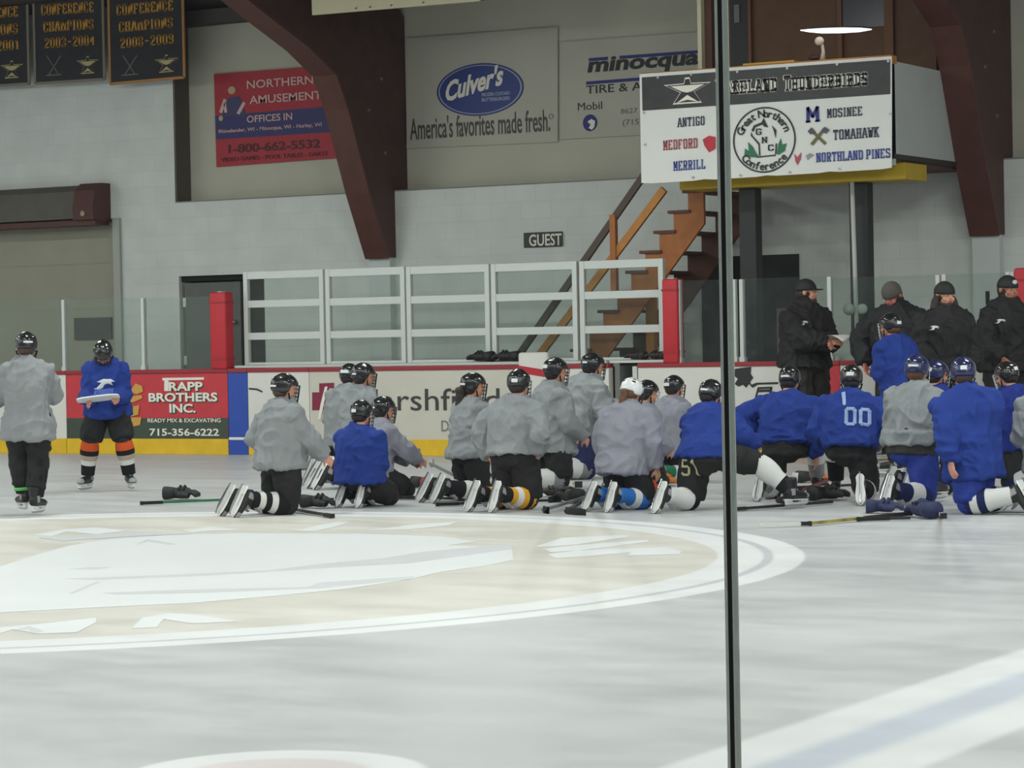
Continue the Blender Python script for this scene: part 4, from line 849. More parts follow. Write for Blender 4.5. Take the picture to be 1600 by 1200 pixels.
def build_helmet(root, c, M, hh, hc, cage, sticker_glint=True, name='helmet'):
    R = (.425*hh, .525*hh, .47*hh); nu, nv = 36, 14; bm = B(); g = []
    off = V((0, -.03*hh, .10*hh)); rn = random.Random(int(c.x*1e4)+int(hh*1e5)+int(c.z*1e4)); sj = rn.choice([(10, 11), (10,), (9, 10), (11,), (10, 11)]); si = rn.choice([14, 15, 16, 17]); sk_ = si+rn.choice([2, 3, 4, 5])
    for j in range(nv+1):
        row = []
        for i in range(nu):
            th = 2*PI*i/nu; cf = math.cos(th)           # th=0 -> front
            phm = 1.45 - .05*cf if cf > .25 else (1.95+.25*min(1, max(0, (.25-cf)*2)) if cf > -.55 else 2.02+.10*(-.55-cf))
            ph = phm*j/nv
            rid = 1+.035*(math.cos(th*2)**8)*math.sin(min(ph, PI/2))+.022*math.sin(ph*7)*(1 if cf < .8 else .3)
            row.append(bm.verts.new(V((R[0]*rid*math.sin(ph)*math.sin(th), R[1]*rid*math.sin(ph)*math.cos(th), R[2]*rid*math.cos(ph)))+off))
        g.append(row)
    for j in range(nv):
        for i in range(nu):
            q = (g[j][i], g[j][(i+1) % nu], g[j+1][(i+1) % nu], g[j+1][i])
            if j == 0: q = (g[1][i], g[1][(i+1) % nu], g[0][0]) if False else q
            f = bm.faces.new(q)
            th = 2*PI*(i+.5)/nu
            if j in (4, 6, 8) and i % 6 in (1, 2) and not (i in (0, 35, 17, 18)): f.material_index = 1
            if sticker_glint and j in sj and si <= i <= sk_: f.material_index = 2  # white patch stands for stickers and for painted highlights
    bmesh.ops.remove_doubles(bm, verts=bm.verts, dist=.0008)
    for v in bm.verts: v.co = M @ v.co
    o = obj(name, bm, [hc, M_VENT, M_STICK_GLINT], root, True, c)
    sm = o.modifiers.new('thick', 'SOLIDIFY'); sm.thickness = .012*hh/.2; sm.offset = -1
    if cage:
        bm = B(); rx, ry = .43*hh, .52*hh
        def P(a, z):                                     # point of the cage at azimuth a, height z (hh)
            k = 1-.10*max(0, -z-.15); return M @ (V((rx*k*math.sin(a), ry*k*math.cos(a)+.04*hh, z*hh)))
        for z, am in ((.16, 1.0), (.02, 1.15), (-.12, 1.15), (-.26, 1.05), (-.40, .95), (-.50, .8)):
            loft(bm, [P(-am+2*am*i/10, z) for i in range(11)], [.0032]*11, n=4)
        for a in (-.85, -.5, -.17, .17, .5, .85):
            loft(bm, [P(a, .18), P(a, 0), P(a, -.2), P(a, -.4), P(a*.9, -.52)], [.0032]*5, n=4)
        obj('face_cage', bm, cage, o)
        bm = B(); loft(bm, [M @ V((-.40*hh, .05*hh, -.15*hh)), M @ V((-.25*hh, .2*hh, -.52*hh)), M @ V((0, .32*hh, -.58*hh)), M @ V((.25*hh, .2*hh, -.52*hh)), M @ V((.40*hh, .05*hh, -.15*hh))], [.006]*5, n=6)
        obj('chin_strap', bm, M_VENT, o)
    return o

def build_skate(root, ank, M, k, name='skate', accent=M_BOOTG):
    """M columns right, toe, up; ank = ankle joint"""
    bm = B()
    loft(bm, [(0, -.070, -.025), (0, -.06, -.02), (0, -.01, -.022), (0, .06, -.030), (0, .12, -.036), (0, .165, -.042), (0, .185, -.048)], [(.018, .022), (.036, .042), (.036, .045), (.038, .036), (.042, .030), (.036, .025), (.015, .012)], n=14)
    loft(bm, [(0, -.012, -.05), (0, -.010, 0), (0, -.012, .05), (0, -.018, .10)], [(.036, .05), (.038, .055), (.044, .058), (.047, .056)], n=14)
    for v in bm.verts: v.co = M @ (v.co*k)
    me = remesh(bm, .0085*k, 2)
    o = mobj(name, me, [M_BOOT, accent], root, True, ank)
    Mi = M.inverted()
    for p in me.polygons:
        l = (Mi @ p.center)/k
        if l.y > .135 and l.z > -.055 or (abs(l.x) > .028 and -.045 < l.y < .0 and -.03 < l.z < .02): p.material_index = 1
    def part(fn, nm, m, sm=False):
        b = B(); fn(b)
        for v in b.verts: v.co = M @ (v.co*k)
        return obj(nm, b, m, o, sm)
    part(lambda b: loft(b, [(0, .02, .03), (0, .03, .08), (0, .045, .135)], [(.028, .014), (.034, .013), (.030, .008)], n=10), 'tongue', M_TONGUE, True)
    def hold(b):
        pr = [(-.075, -.058), (-.075, -.068), (-.068, -.098), (.155, -.100), (.178, -.092), (.168, -.068), (.10, -.066), (.085, -.085), (.0, -.085), (-.015, -.062)]
        prism(b, [(-.012, y, z) for y, z in pr], (.024, 0, 0))
        loft(b, [(0, -.080, -.062), (0, -.055, -.063), (0, 0, -.064), (0, .09, -.066), (0, .15, -.068), (0, .185, -.066)], [(.020, .006), (.034, .008), (.028, .007), (.040, .007), (.036, .007), (.012, .004)], n=12)
    part(hold, 'blade_holder', M_HOLD)
    part(lambda b: prism(b, [(-.0025, y, z) for y, z in ((-.085, -.098), (-.078, -.110), (.0, -.116), (.12, -.116), (.175, -.106), (.182, -.096))], (.005, 0, 0)), 'blade', M_STEEL)
    def lace(b):
        for i in range(4):
            y = .035+i*.022; z = .022-i*.017
            loft(b, [(-.026, y-.01, z-.012), (0, y+.004, z+.006), (.026, y-.01, z-.012)], [.0045]*3, n=5)
    part(lace, 'laces', M_LACE)
    return o

def add_hand(bm, w, d, n, S, curl=.5):
    """hand at wrist w, pointing d, palm facing n"""
    k = S/1.75*1.08; d = d.normalized(); n = (n-d*n.dot(d)).normalized(); l = d.cross(n)
    loft(bm, [w-d*.01*k, w+d*.03*k, w+d*.075*k, w+d*.095*k], [(.026*k, .019*k), (.036*k, .016*k), (.041*k, .014*k), (.038*k, .011*k)], side=l, n=12)
    for i, (ln, sp) in enumerate(((.072, -.030), (.080, -.010), (.075, .011), (.060, .031))):
        p = w+d*.088*k+l*sp*k; dd = (d+l*sp*2.2).normalized(); pts = [p-dd*.01*k, p]; r = [.0095*k, .0095*k]
        for j, f in enumerate((.45, .3, .25)):
            a = curl*(.5+.55*j)*(1+.12*i); q = (dd*math.cos(a)+n*math.sin(a)).normalized(); p = p+q*ln*f*k; pts.append(p.copy()); r.append((.0092-.0012*j)*k)
        loft(bm, pts, r, n=8)
    sgn = -1
    p = w+d*.03*k+l*sgn*.030*k; q1 = (d*.6+l*sgn*.75+n*.35).normalized(); q2 = (d*.9+l*sgn*.25+n*.4).normalized()
    loft(bm, [p-q1*.01*k, p+q1*.032*k, p+q1*.032*k+q2*.028*k, p+q1*.032*k+q2*.048*k], [.013*k, .0115*k, .010*k, .008*k], n=8)

def jersey_decal(me_jersey, polys, frame_o, frame_x, frame_z, direction, m, root, name, sub=3):
    """flat shapes (list of outlines in metres) laid on the cloth by following its surface"""
    bvh = BVHTree.FromPolygons([v.co.copy() for v in me_jersey.vertices], [tuple(p.vertices) for p in me_jersey.polygons])
    for out in polys:
        bm = B(); f = bm.faces.new([bm.verts.new(V((x, y, 0))) for x, y in out])
        bmesh.ops.triangulate(bm, faces=bm.faces[:])
        for _ in range(sub): bmesh.ops.subdivide_edges(bm, edges=[e for e in bm.edges if e.calc_length() > .02], cuts=1, use_grid_fill=False); bmesh.ops.triangulate(bm, faces=bm.faces[:])
        for v in bm.verts:
            p = frame_o + frame_x*v.co.x + frame_z*v.co.y; h = bvh.ray_cast(p-direction*.6, direction)
            v.co = (h[0] if h[0] is not None else p) - direction*.006
        o = obj(name, bm, m, root, True); s = o.modifiers.new('t', 'SOLIDIFY'); s.thickness = .003; s.offset = 0

def person(label, px, S, face, kind, jersey='grey', pants='black', socks=('black',), lean=4, side=0, q=0, twist=0, hyaw=0, hpitch=-8, hem=.06, arms=('rest', 'rest'),
           helmet='black', cage='black', hair=None, skin='pale', knee='L', spread=1.0, width=1.0, group=None, hands=(.6, .6), sticker_glint=True, shoes='skate', curl=None, cap=None, ponytail=None,
           beard=None, eyes=None, pant_len=None, z0=0.0, neck_f=0, sock2=None, collar=None, poles=None, legs=None):
    g = ice(*px) if not isinstance(px, Vector) else px
    dv = V((g.x, g.y, 0)).normalized(); fv = rotz(dv, -math.radians(face)); rz = math.atan2(fv.y, fv.x)-PI/2
    root = empty('person', (g.x, g.y, z0), rz, label, 'person', group)
    X, Y, Z = V((1, 0, 0)), V((0, 1, 0)), V((0, 0, 1)); s = S; kk = S/1.40
    lift = .075*kk
    # --- legs
    hw = .062*s; ll = .245*s
    def down_leg(sx, th, yo=0):          # kneeling leg: hip above knee tilted back th
        kn = V((sx*.085*s*spread, yo*s, .055*s)); hp_z = kn.z+ll*math.cos(th); hp_y = kn.y-ll*math.sin(th)
        return kn, hp_y, hp_z
    L = {}
    if kind in ('kneel', 'sit'):
        th = math.radians(q); knL, hy, hz = down_leg(-1, th); knR = V((-knL.x, knL.y, knL.z)); pel = V((0, hy, hz))
        for sx, kn, nm in ((-1, knL, 'L'), (1, knR, 'R')):
            an = V((kn.x*.9, kn.y-.242*s, .137*kk)); L[nm] = (kn, an, V((sx*.06, -.50, -.87)), V((0, .87, -.50)))
    elif kind == 'lunge':
        sd = -1 if knee == 'L' else 1; th = math.radians(q)
        kn = V((sd*.085*s*spread, -.03*s, .055*s)); pel = V((0, kn.y-ll*math.sin(th)+.02*s, kn.z+ll*math.cos(th)*.99))
        L[knee] = (kn, V((kn.x*.95, kn.y-.242*s, .137*kk)), V((sd*.06, -.50, -.87)), V((0, .87, -.50)))
        f2 = (legs or {}).get('front', (-sd*.11, .30)); an = V((f2[0]*s, f2[1]*s, .045*s+lift)); hip = pel+V((-sd*hw, 0, 0)); k2, an = ik(hip, an, ll, ll, V((-sd*.25, 1, .8)))
        L['R' if knee == 'L' else 'L'] = (k2, an, V((-sd*.12, 1, 0)), V((0, 0, 1)))
    else:
        kb = math.radians(q); pel = V((0, -.02*s, .045*s+lift+.49*s*math.cos(kb)))
        for sx, nm in ((-1, 'L'), (1, 'R')):
            an = V((sx*.07*s*spread, (legs or {}).get(nm, 0)*s, .045*s+lift)); hip = pel+V((sx*hw, 0, 0)); kn, an = ik(hip, an, ll, ll, V((sx*.2, 1, 0)))
            L[nm] = (kn, an, V((sx*.35, 1, 0)), V((0, 0, 1)))
    if kind == 'seat':
        pass
    # --- spine
    la, sa = math.radians(lean), math.radians(side)
    sp = V((math.sin(sa), math.sin(la)*math.cos(sa), math.cos(la)*math.cos(sa))).normalized()
    N = pel+sp*.325*s
    tw = math.radians(twist); lat = rotz(X, -tw); lat = (lat-sp*lat.dot(sp)).normalized(); fwd = sp.cross(lat); hlat = X
    sh = {-1: N-sp*.062*s-lat*.116*s*width, 1: N-sp*.062*s+lat*.116*s*width}
    # --- head
    hh = .085*s+.09; hy_, hp_ = math.radians(hyaw+twist), math.radians(hpitch)
    hf = rotz(Y, -hy_); hf = (hf*math.cos(hp_)+Z*math.sin(hp_)).normalized(); hr = rotz(X, -hy_); hu = hr.cross(hf).normalized()
    nk = (sp*.6+Z*.4).normalized(); HCn = N+nk*.004*s+(hu*.40+nk*.1)*hh+fwd*(.01*s+neck_f); HM = Matrix((hr, hf, hu)).transposed()
    def H(x, y, z): return HCn+HM @ V((x*hh, y*hh, z*hh))
    # --- arms
    A = {}
    for i, sx in enumerate((-1, 1)):
        a = arms[i]; base = {'rest': pel+V((sx*.115, .15, .015))*s, 'down': sh[sx]+V((sx*.05, .03, -.30))*s, 'front': pel+V((sx*.03, .17, .13))*s, 'back': sh[sx]+V((sx*.07, -.06, -.28))*s,
                'hip': pel+V((sx*.15, .0, .03))*s, 'fold': N+V((sx*-.02, .15, -.19))*s, 'chest': N+V((sx*-.01, .15, -.12))*s}.get(a) if isinstance(a, str) else pel+V(a)*s
        pole = (poles or {}).get(sx, V((sx*.6, -.5, -.8))); el, wr = ik(sh[sx], base, .165*s, .150*s, pole); A[sx] = (sh[sx], el, wr)
    # --- body
    sk = SKIN[skin]; bm = B()
    loft(bm, [pel-sp*.03*s, pel+sp*.08*s, pel+sp*.17*s, N-sp*.05*s, N-sp*.01*s], [(.095*s, .075*s), (.088*s, .068*s), (.098*s, .075*s), (.095*s, .065*s), (.045*s, .045*s)], side=lat)
    loft(bm, [N-sp*.04*s, N+sp*.01*s, H(0, -.06, -.35), H(0, -.04, -.1)], [.05*s, .038*s, .21*hh, .2*hh], side=hr)
    for nm, sx in (('L', -1), ('R', 1)):
        kn, an, toe, up = L[nm]; hip = pel+hlat*sx*hw
        mid = kn.lerp(an, .35)
        loft(bm, [hip+V((0, 0, .03*s)), hip.lerp(kn, .5), kn], [.062*s, .054*s, .038*s], n=12); loft(bm, [kn, mid, an], [.038*s, .040*s, .026*s], n=12)
        loft(bm, [an, an-up.normalized()*.03*kk+toe.normalized()*.07*kk], [.024*s, .012*s], n=8)
        a0, el, wr = A[sx]; loft(bm, [a0, a0.lerp(el, .4), el], [.038*s, .033*s, .026*s], n=12); fd = (wr-el).normalized(); loft(bm, [el, el.lerp(wr, .3), wr], [.026*s, .026*s, .017*s], n=12)
        inner = (lat*-sx*.8+V((0, 0, -.3))+fwd*.2); add_hand(bm, wr, fd, inner, s, hands[0 if sx < 0 else 1])
    # head shapes
    ell(bm, H(0, -.06, .10), (.36*hh, .43*hh, .40*hh), HM); ell(bm, H(0, .10, -.20), (.275*hh, .30*hh, .27*hh), HM); ell(bm, H(0, .28, -.40), (.13*hh, .10*hh, .10*hh), HM, 10)
    ell(bm, H(0, .41, -.07), (.055*hh, .10*hh, .10*hh), HM, 10); ell(bm, H(0, .34, .09), (.24*hh, .07*hh, .05*hh), HM, 10)
    for sx in (-1, 1):
        ell(bm, H(sx*.37, -.03, -.02), (.045*hh, .085*hh, .13*hh), HM, 10); ell(bm, H(sx*.17, .29, -.13), (.10*hh, .09*hh, .09*hh), HM, 10)
    ell(bm, H(0, .375, -.245), (.10*hh, .04*hh, .028*hh), HM, 8)
    vox = .0078 if eyes else .009
    me = remesh(bm, vox, 2); body = mobj('body', me, [sk, M_LIP], root, True)
    lip = H(0, .40, -.245)
    for p in me.polygons:
        l = HM.transposed() @ (p.center-HCn)/hh
        if l.y > .36 and abs(l.x) < .11 and abs(l.z+.245) < .04: p.material_index = 1
    if eyes:
        for sx in (-1, 1):
            bm = B(); ell(bm, H(sx*.15, .335, .0), (.055*hh, .03*hh, .03*hh), HM, 10, 0); ell(bm, H(sx*.15, .356, .0), (.025*hh, .015*hh, .026*hh), HM, 8, 1); obj('eye', bm, [mat('eye_white', (216, 210, 204), .3), mat('eye_dark', (40, 30, 26), .3)], root, True)
            bm = B(); loft(bm, [H(sx*.06, .385, .085), H(sx*.15, .385, .10), H(sx*.25, .345, .07)], [.012*hh, .017*hh, .010*hh], n=6); obj('eyebrow', bm, HAIR['dark'], root, True)
    # --- pants
    bm = B(); pl = pant_len if pant_len is not None else .93
    loft(bm, [pel+sp*.07*s, pel+sp*.02*s, pel-sp*.045*s, pel-V((0, 0, .07*s))], [(.116*s, .100*s), (.124*s, .106*s), (.124*s, .104*s), (.07*s, .07*s)], side=hlat, n=18)
    for nm, sx in (('L', -1), ('R', 1)):
        kn, an, toe, up = L[nm]; hip = pel+hlat*sx*hw
        if pl <= 1.0:
            e = hip.lerp(kn, pl); loft(bm, [hip+V((0, 0, .02*s)), hip.lerp(kn, .35), hip.lerp(kn, .7), e], [(.074*s, .078*s), (.079*s, .081*s), (.076*s, .077*s), (.070*s, .070*s)], side=hlat, n=16)
        else:
            loft(bm, [hip+V((0, 0, .02*s)), hip.lerp(kn, .4), hip.lerp(kn, .8), kn+(kn-an).normalized()*.012*s], [(.074*s, .078*s), (.076*s, .079*s), (.066*s, .068*s), (.058*s, .058*s)], side=hlat, n=16)
            ell(bm, kn, .058*s); e = kn.lerp(an, pl-1); loft(bm, [kn, kn.lerp(e, .5), e], [.060*s, .058*s, .053*s], n=16)
    me = pme = remesh(bm, .0125, 3); wrinkle(me, .012*kk, 11, S*7+px[0]*.01 if not isinstance(px, Vector) else S*7, True); mobj('trousers' if shoes == 'shoe' or pl > 1.2 else 'hockey_pants', me, PC[pants], root, True)
    # --- socks and skates
    for nm, sx in (('L', -1), ('R', 1)):
        kn, an, toe, up = L[nm]; d = (an-kn); bands = (sock2 if (sock2 and nm == knee) else socks); n = len(bands)
        if pl <= 1.9:
            bm = B(); pts = []; rad = []; mi = []
            prof = lambda t: (.052+.012*math.sin(min(1, t*1.6)*PI)-.014*max(0, t-.5))*s
            ts = [0]
            for i in range(n):
                for f in (.02, .5, .98): ts.append((i+f)/n)
            ts = sorted(set(ts+[1]))
            for t in ts: pts.append(kn-d*.06+d*1.0*t); rad.append(prof(t)*(1.0))
            for t0, t1 in zip(ts[:-1], ts[1:]): mi.append(min(n-1, int((t0+t1)/2*n)))
            loft(bm, pts, rad, side=X, n=16, mi=mi)
            obj('sock', bm, [SKC[b] for b in bands], root, True)
            bm = B(); ell(bm, kn, (.056*s, .056*s, .056*s)); obj('knee_pad', bm, SKC[bands[0]] if pl < .9 else PC[pants], root, True)
        M = frame3(toe, up)
        if shoes == 'skate': build_skate(root, an, M, kk*1.02 if S < 1.6 else 1.1)
        else:
            bm = B(); loft(bm, [(0, -.06, -.03), (0, 0, -.03), (0, .10, -.045), (0, .2, -.055)], [(.035, .04), (.042, .05), (.046, .03), (.03, .02)], n=12); loft(bm, [(0, 0, 0), (0, 0, .08)], [.045, .05], n=12)
            for v in bm.verts: v.co = M @ v.co
            mobj('shoe', remesh(bm, .012, 2), M_BOOT, root, True, an)
    # --- jersey
    bm = B(); wd = width; hd = hem*s
    dirh = (sp*.5+Z*.5).normalized()
    loft(bm, [pel-dirh*hd, pel-dirh*hd*.4, pel+sp*.06*s, pel+sp*.14*s, pel+sp*.20*s, pel+sp*.245*s, N-sp*.022*s, N+sp*.006*s, N+nk*.02*s],
         [(.158*s, .144*s), (.156*s, .140*s), (.142*s*wd, .122*s), (.143*s*wd, .120*s), (.150*s*wd, .118*s), (.142*s*wd, .104*s), (.106*s*wd, .080*s), (.068*s, .062*s), (.052*s, .052*s)], side=[hlat, hlat, hlat.lerp(lat, .3), hlat.lerp(lat, .7), lat, lat, lat, lat, lat], n=24, sq=.9)
    for sx in (-1, 1):
        a0, el, wr = A[sx]; ell(bm, a0+lat*sx*.008*s-sp*.008*s, (.050*s, .058*s, .052*s), Matrix((lat, fwd, sp)).transposed())
        fd = (wr-el).normalized(); loft(bm, [a0-lat*sx*.03*s, a0.lerp(el, .35), a0.lerp(el, .75), el+(el-a0).normalized()*.008*s], [(.054*s, .062*s), (.056*s, .059*s), (.056*s, .057*s), .050*s], side=lat, n=16)
        ell(bm, el, .056*s); loft(bm, [el, el.lerp(wr, .4), el.lerp(wr, .8), wr+fd*.005*s], [.058*s, .056*s, .048*s, .040*s], n=16)
    me = remesh(bm, .0115, 3); wrinkle(me, .017*kk, 8.5, S*13+(px[0] if not isinstance(px, Vector) else px.x)*.013, True)
    jm = mobj('jacket' if jersey.startswith('coach') else 'jersey', me, JC[jersey], root, True)
    if collar:
        bm = B(); loft(bm, [N+sp*.0*s, N+nk*.035*s, N+nk*.05*s], [(.056*s, .056*s), (.050*s, .052*s), (.046*s, .048*s)], side=lat, n=16); obj('collar', bm, collar, root, True)
    # --- headgear
    if helmet:
        build_helmet(root, HCn, HM, hh, HC[helmet], M_CAGE.get(cage), sticker_glint)
        bm = B(); ell(bm, H(0, -.14, -.10), (.335*hh, .33*hh, .30*hh), HM); obj('hair', bm, HAIR[hair or 'dark'], root, True)
    if ponytail:
        m, ln, tk = ponytail; bm = B(); b0 = H(0, -.40, -.12); loft(bm, [b0, b0+HM @ V((0, -.12*hh, -.05*hh)), b0+V((-.01, -.10*hh, -.12*s*ln)), b0+V((-.02, -.02, -.22*s*ln)), b0+V((-.015, .0, -.30*s*ln))], [.020*s*tk, .034*s*tk, .040*s*tk, .032*s*tk, .010*s*tk], n=12)
        me = remesh(bm, .008, 1); wrinkle(me, .008, 25, 3); mobj('ponytail', me, HAIR[m], root, True)
    if cap:
        capm, hairm, brim = cap
        bm = B(); ell(bm, H(0, -.10, -.04), (.385*hh, .40*hh, .36*hh), HM); obj('hair', bm, HAIR[hairm], root, True)
        bm = B()
        for j in range(9):
            pass
        rows = []
        for j in range(10):
            ph = (PI/2+.12)*j/9; rows.append([bm.verts.new(H(0, -.04, .12)+HM @ V((.405*hh*math.sin(ph)*math.sin(2*PI*i/24), .475*hh*math.sin(ph)*math.cos(2*PI*i/24), .46*hh*math.cos(ph)))) for i in range(24)])
        for j in range(9):
            for i in range(24): bm.faces.new((rows[j][i], rows[j][(i+1) % 24], rows[j+1][(i+1) % 24], rows[j+1][i]))
        bmesh.ops.remove_doubles(bm, verts=bm.verts, dist=.0005)
        c = obj('cap', bm, capm, root, True); m = c.modifiers.new('t', 'SOLIDIFY'); m.thickness = .008; m.offset = -1
        if brim:
            bm = B(); n = 12; top = []
            for i in range(n+1):
                a = -.95+1.9*i/n; r0 = .47; top.append((H(.40*math.sin(a), -.04+.465*math.cos(a), .135), H(.36*math.sin(a)*1.02, -.04+.465*math.cos(a)+brim*math.cos(a*1.3)**.8 if abs(a) < 1.2 else 0, .10-.03*abs(a))))
            vs = [(bm.verts.new(a), bm.verts.new(b)) for a, b in top]
            for (a, b), (c_, d) in zip(vs[:-1], vs[1:]): bm.faces.new((a, c_, d, b))
            bo = obj('visor', bm, capm, c, True); m = bo.modifiers.new('t', 'SOLIDIFY'); m.thickness = .006
    if beard:
        bm = B(); ell(bm, H(0, .13, -.36), (.275*hh, .28*hh, .17*hh), HM); ell(bm, H(0, .30, -.44), (.16*hh, .12*hh, .12*hh), HM); me = remesh(bm, .009, 1); wrinkle(me, .004, 40, 2); mobj('beard', me, HAIR[beard], root, True)
    return dict(root=root, jersey=jm.data, pants=pme, N=N, pel=pel, sp=sp, lat=lat, fwd=fwd, H=H, HM=HM, hh=hh, A=A, L=L, S=s, rz=rz)
def world_pt(P, v):
    r = P['root']; return V(r.location)+rotz(v, P['rz'])
# ---------------- players
BK = ('black', 'black', 'black', 'white', 'black', 'white', 'black')
P = {}
P['p1'] = person('standing player at far left in long grey jersey, back turned, arms folded', (47, 806), 1.33, 4, 'stand', 'grey', 'black', ('black',), lean=3, hem=.135, arms=((-.03, .15, .15), (.03, .15, .15)), poles={-1: V((-.75, -.2, -.6)), 1: V((.75, -.2, -.6))}, spread=.55, width=.90, pant_len=1.75, legs={'L': .10, 'R': -.06}, q=8, skin='pale', hair='brown')
P['p2'] = person('player in blue jersey and orange socks standing head bowed over a white board', (170, 767), 1.34, 187, 'stand', 'blue', 'black', ('orange', 'orange', 'black', 'beige', 'white', 'black', 'black'), lean=16, hem=.055, arms=((-.10, .20, .06), (.10, .22, .05)), poles={-1: V((-.15, -.5, -.9)), 1: V((.15, -.5, -.9))}, spread=2.0, width=.86, q=17, hpitch=-58, eyes=True, pant_len=.95, hair='dark')
P['p3'] = person('kneeling player in grey jersey nearest the white circle, right hand reaching forward', (440, 803), 1.36, 62, 'kneel', 'grey', 'black', BK, lean=3, hem=.045, arms=((-.14, .04, .03), (.13, .27, -.05)), width=1.1, hyaw=12, hair='brown', pant_len=1.05)
P['p4'] = person('player in blue jersey sitting on heels, skate soles toward the camera', (594, 789), 1.24, 38, 'sit', 'blue', 'black', ('black',), lean=3, q=58, hem=.03, arms=('front', 'front'), width=1.15, hyaw=5)
P['p5'] = person('player in grey jersey sitting behind the blue one and holding a stick blade', (628, 777), 1.26, 66, 'sit', 'lav', 'black', ('black', 'red', 'black'), lean=12, q=58, hem=.04, arms=((.0, .26, .06), (.08, .33, .04)), width=1.0, hyaw=5)
P['p6'] = person('grey jersey kneeling player near the cross emblem, turned right, red and black socks', (568, 762), 1.42, 74, 'kneel', 'grey', 'black', ('black', 'red', 'black', 'white', 'black'), lean=4, q=6, hem=.07, arms=('rest', 'rest'), width=1.1, pant_len=.98)
P['p6b'] = person('grey jersey player half hidden, helmet just left of another at the cross emblem', (545, 750), 1.40, 40, 'kneel', 'grey', 'black', ('black',), lean=5, q=4, hem=.07, arms=('rest', 'rest'))
P['p7'] = person('kneeling player with long dark ponytail under a black helmet, grey jersey', (740, 782), 1.31, 58, 'kneel', 'grey', 'black', ('black', 'black', 'white', 'black', 'black'), lean=2, q=4, hem=.03, arms=('rest', 'rest'), width=.95, ponytail=('dark', 1.45, .9), hyaw=18, pant_len=1.1, hair='dark')
P['p8'] = person('kneeling player in grey jersey with elbows out and a yellow sock', (808, 795), 1.36, 38, 'kneel', 'grey', 'black', ('yellow', 'black', 'yellow', 'white', 'yellow', 'black'), lean=5, q=2, hem=-.01, arms=((-.17, -.02, .0), (.15, .02, .02)), width=1.15, hyaw=-8, pant_len=.98, poles={-1: V((-1, -.25, .1))})
P['p10'] = person('grey jersey player kneeling behind, facing right in front of the open gate', (866, 765), 1.45, 64, 'kneel', 'grey', 'black', ('grey', 'white', 'grey'), lean=4, q=4, hem=.08, arms=('rest', 'rest'), hyaw=5)
P['p11'] = person('player in grey jersey and navy pants leaning forward before the open gate', (906, 748), 1.58, 58, 'kneel', 'grey', 'navy', ('grey', 'white', 'grey'), lean=26, q=14, hem=-.04, arms=((.0, .24, .10), (.12, .24, .12)), width=1.1, hyaw=6, pant_len=1.0)
P['p12'] = person('player in white helmet with brown ponytail, grey jersey, blue and white sock', (988, 795), 1.29, 38, 'kneel', 'lav', 'black', ('blue', 'blue', 'white', 'blue', 'blue'), lean=9, q=18, hem=.08, arms=('down', 'down'), width=1.18, helmet='white', hyaw=-6, hpitch=-30, ponytail=('auburn', .62, .62), hair='auburn', sticker_glint=False, pant_len=.96)
P['p13'] = person('black helmeted player peeking out right of the white helmet', (1020, 770), 1.21, 60, 'sit', 'lav', 'black', ('orange', 'black'), lean=6, q=22, hem=.05, arms=('rest', 'rest'), hyaw=10, hpitch=-14, cage='white')
P['p14'] = person('small grey jersey player with green sock left of the glass seam', (1058, 753), 1.20, 42, 'kneel', 'lav', 'black', ('green', 'white', 'green'), lean=3, q=12, hem=.09, arms=('front', 'front'), width=1.08, hyaw=10, pant_len=.9)
P['p15'] = person('blue jersey player lunging behind the glass seam, right leg stretched forward', (1104, 797), 1.36, 34, 'lunge', 'blue', 'black', ('white', 'white', 'white', 'black'), lean=34, side=-16, hem=.0, arms=((.0, .28, .10), (.1, .34, .06)), width=.92, knee='L', hyaw=8, hpitch=-20, cage='white', legs={'front': (.40, .24)}, sock2=('black', 'white', 'white', 'white'), pant_len=.98)
P['p16'] = person('blue jersey player kneeling right of the glass seam, elbow out, arm hanging', (1230, 778), 1.36, 14, 'lunge', 'blue', 'black', ('grey', 'white', 'grey'), lean=16, hem=-.03, arms=((-.2, .08, .06), (.17, .06, -.05)), width=1.15, knee='L', hyaw=6, hpitch=-14, poles={-1: V((-1, -.4, .1))}, pant_len=1.02)
P['p17'] = person('blue jersey kneeling player with white numbers on the back', (1331, 784), 1.36, 6, 'lunge', 'blue', 'black', ('black', 'white', 'black', 'black'), lean=14, hem=-.02, arms=((-.13, .15, .04), (.17, .10, .04)), width=1.2, knee='R', hyaw=0, hpitch=-10, pant_len=1.0, legs={'front': (-.12, .30)})
P['p18'] = person('grey jersey kneeling player in blue pants and navy helmet', (1430, 791), 1.45, 38, 'lunge', 'grey', 'blue', ('navy', 'white', 'navy'), lean=6, hem=-.085, arms=((-.10, .16, .06), (.12, .12, .03)), width=.95, knee='R', helmet='navy', cage='chrome', hyaw=6, twist=-24, hair='auburn', pant_len=1.05)
P['p19'] = person('large kneeling player in long blue jersey, white striped sock at right', (1522, 802), 1.42, -70, 'kneel', 'blue', 'blue', ('navy', 'white', 'navy', 'white', 'white', 'white'), lean=7, hem=.12, arms=((-.2, .04, -.04), (.18, .04, -.02)), width=1.16, helmet='navy', cage='chrome', hyaw=10, hair='brown', pant_len=.98, twist=54)
P['p20'] = person('blue jersey player standing sideways between the coaches, looking left', (1410, 745), 1.39, -52, 'stand', 'blue', 'black', ('black',), lean=14, hem=.06, arms=('front', (.10, .16, -.02)), width=1.1, cage='white', q=10, hair='auburn')
P['p22'] = person('blue jersey player hidden behind the grey jersey and navy helmet at right', (1462, 772), 1.36, 45, 'kneel', 'navy', 'black', ('navy',), lean=5, q=6, hem=.05, helmet='navy', cage='chrome', hyaw=12)
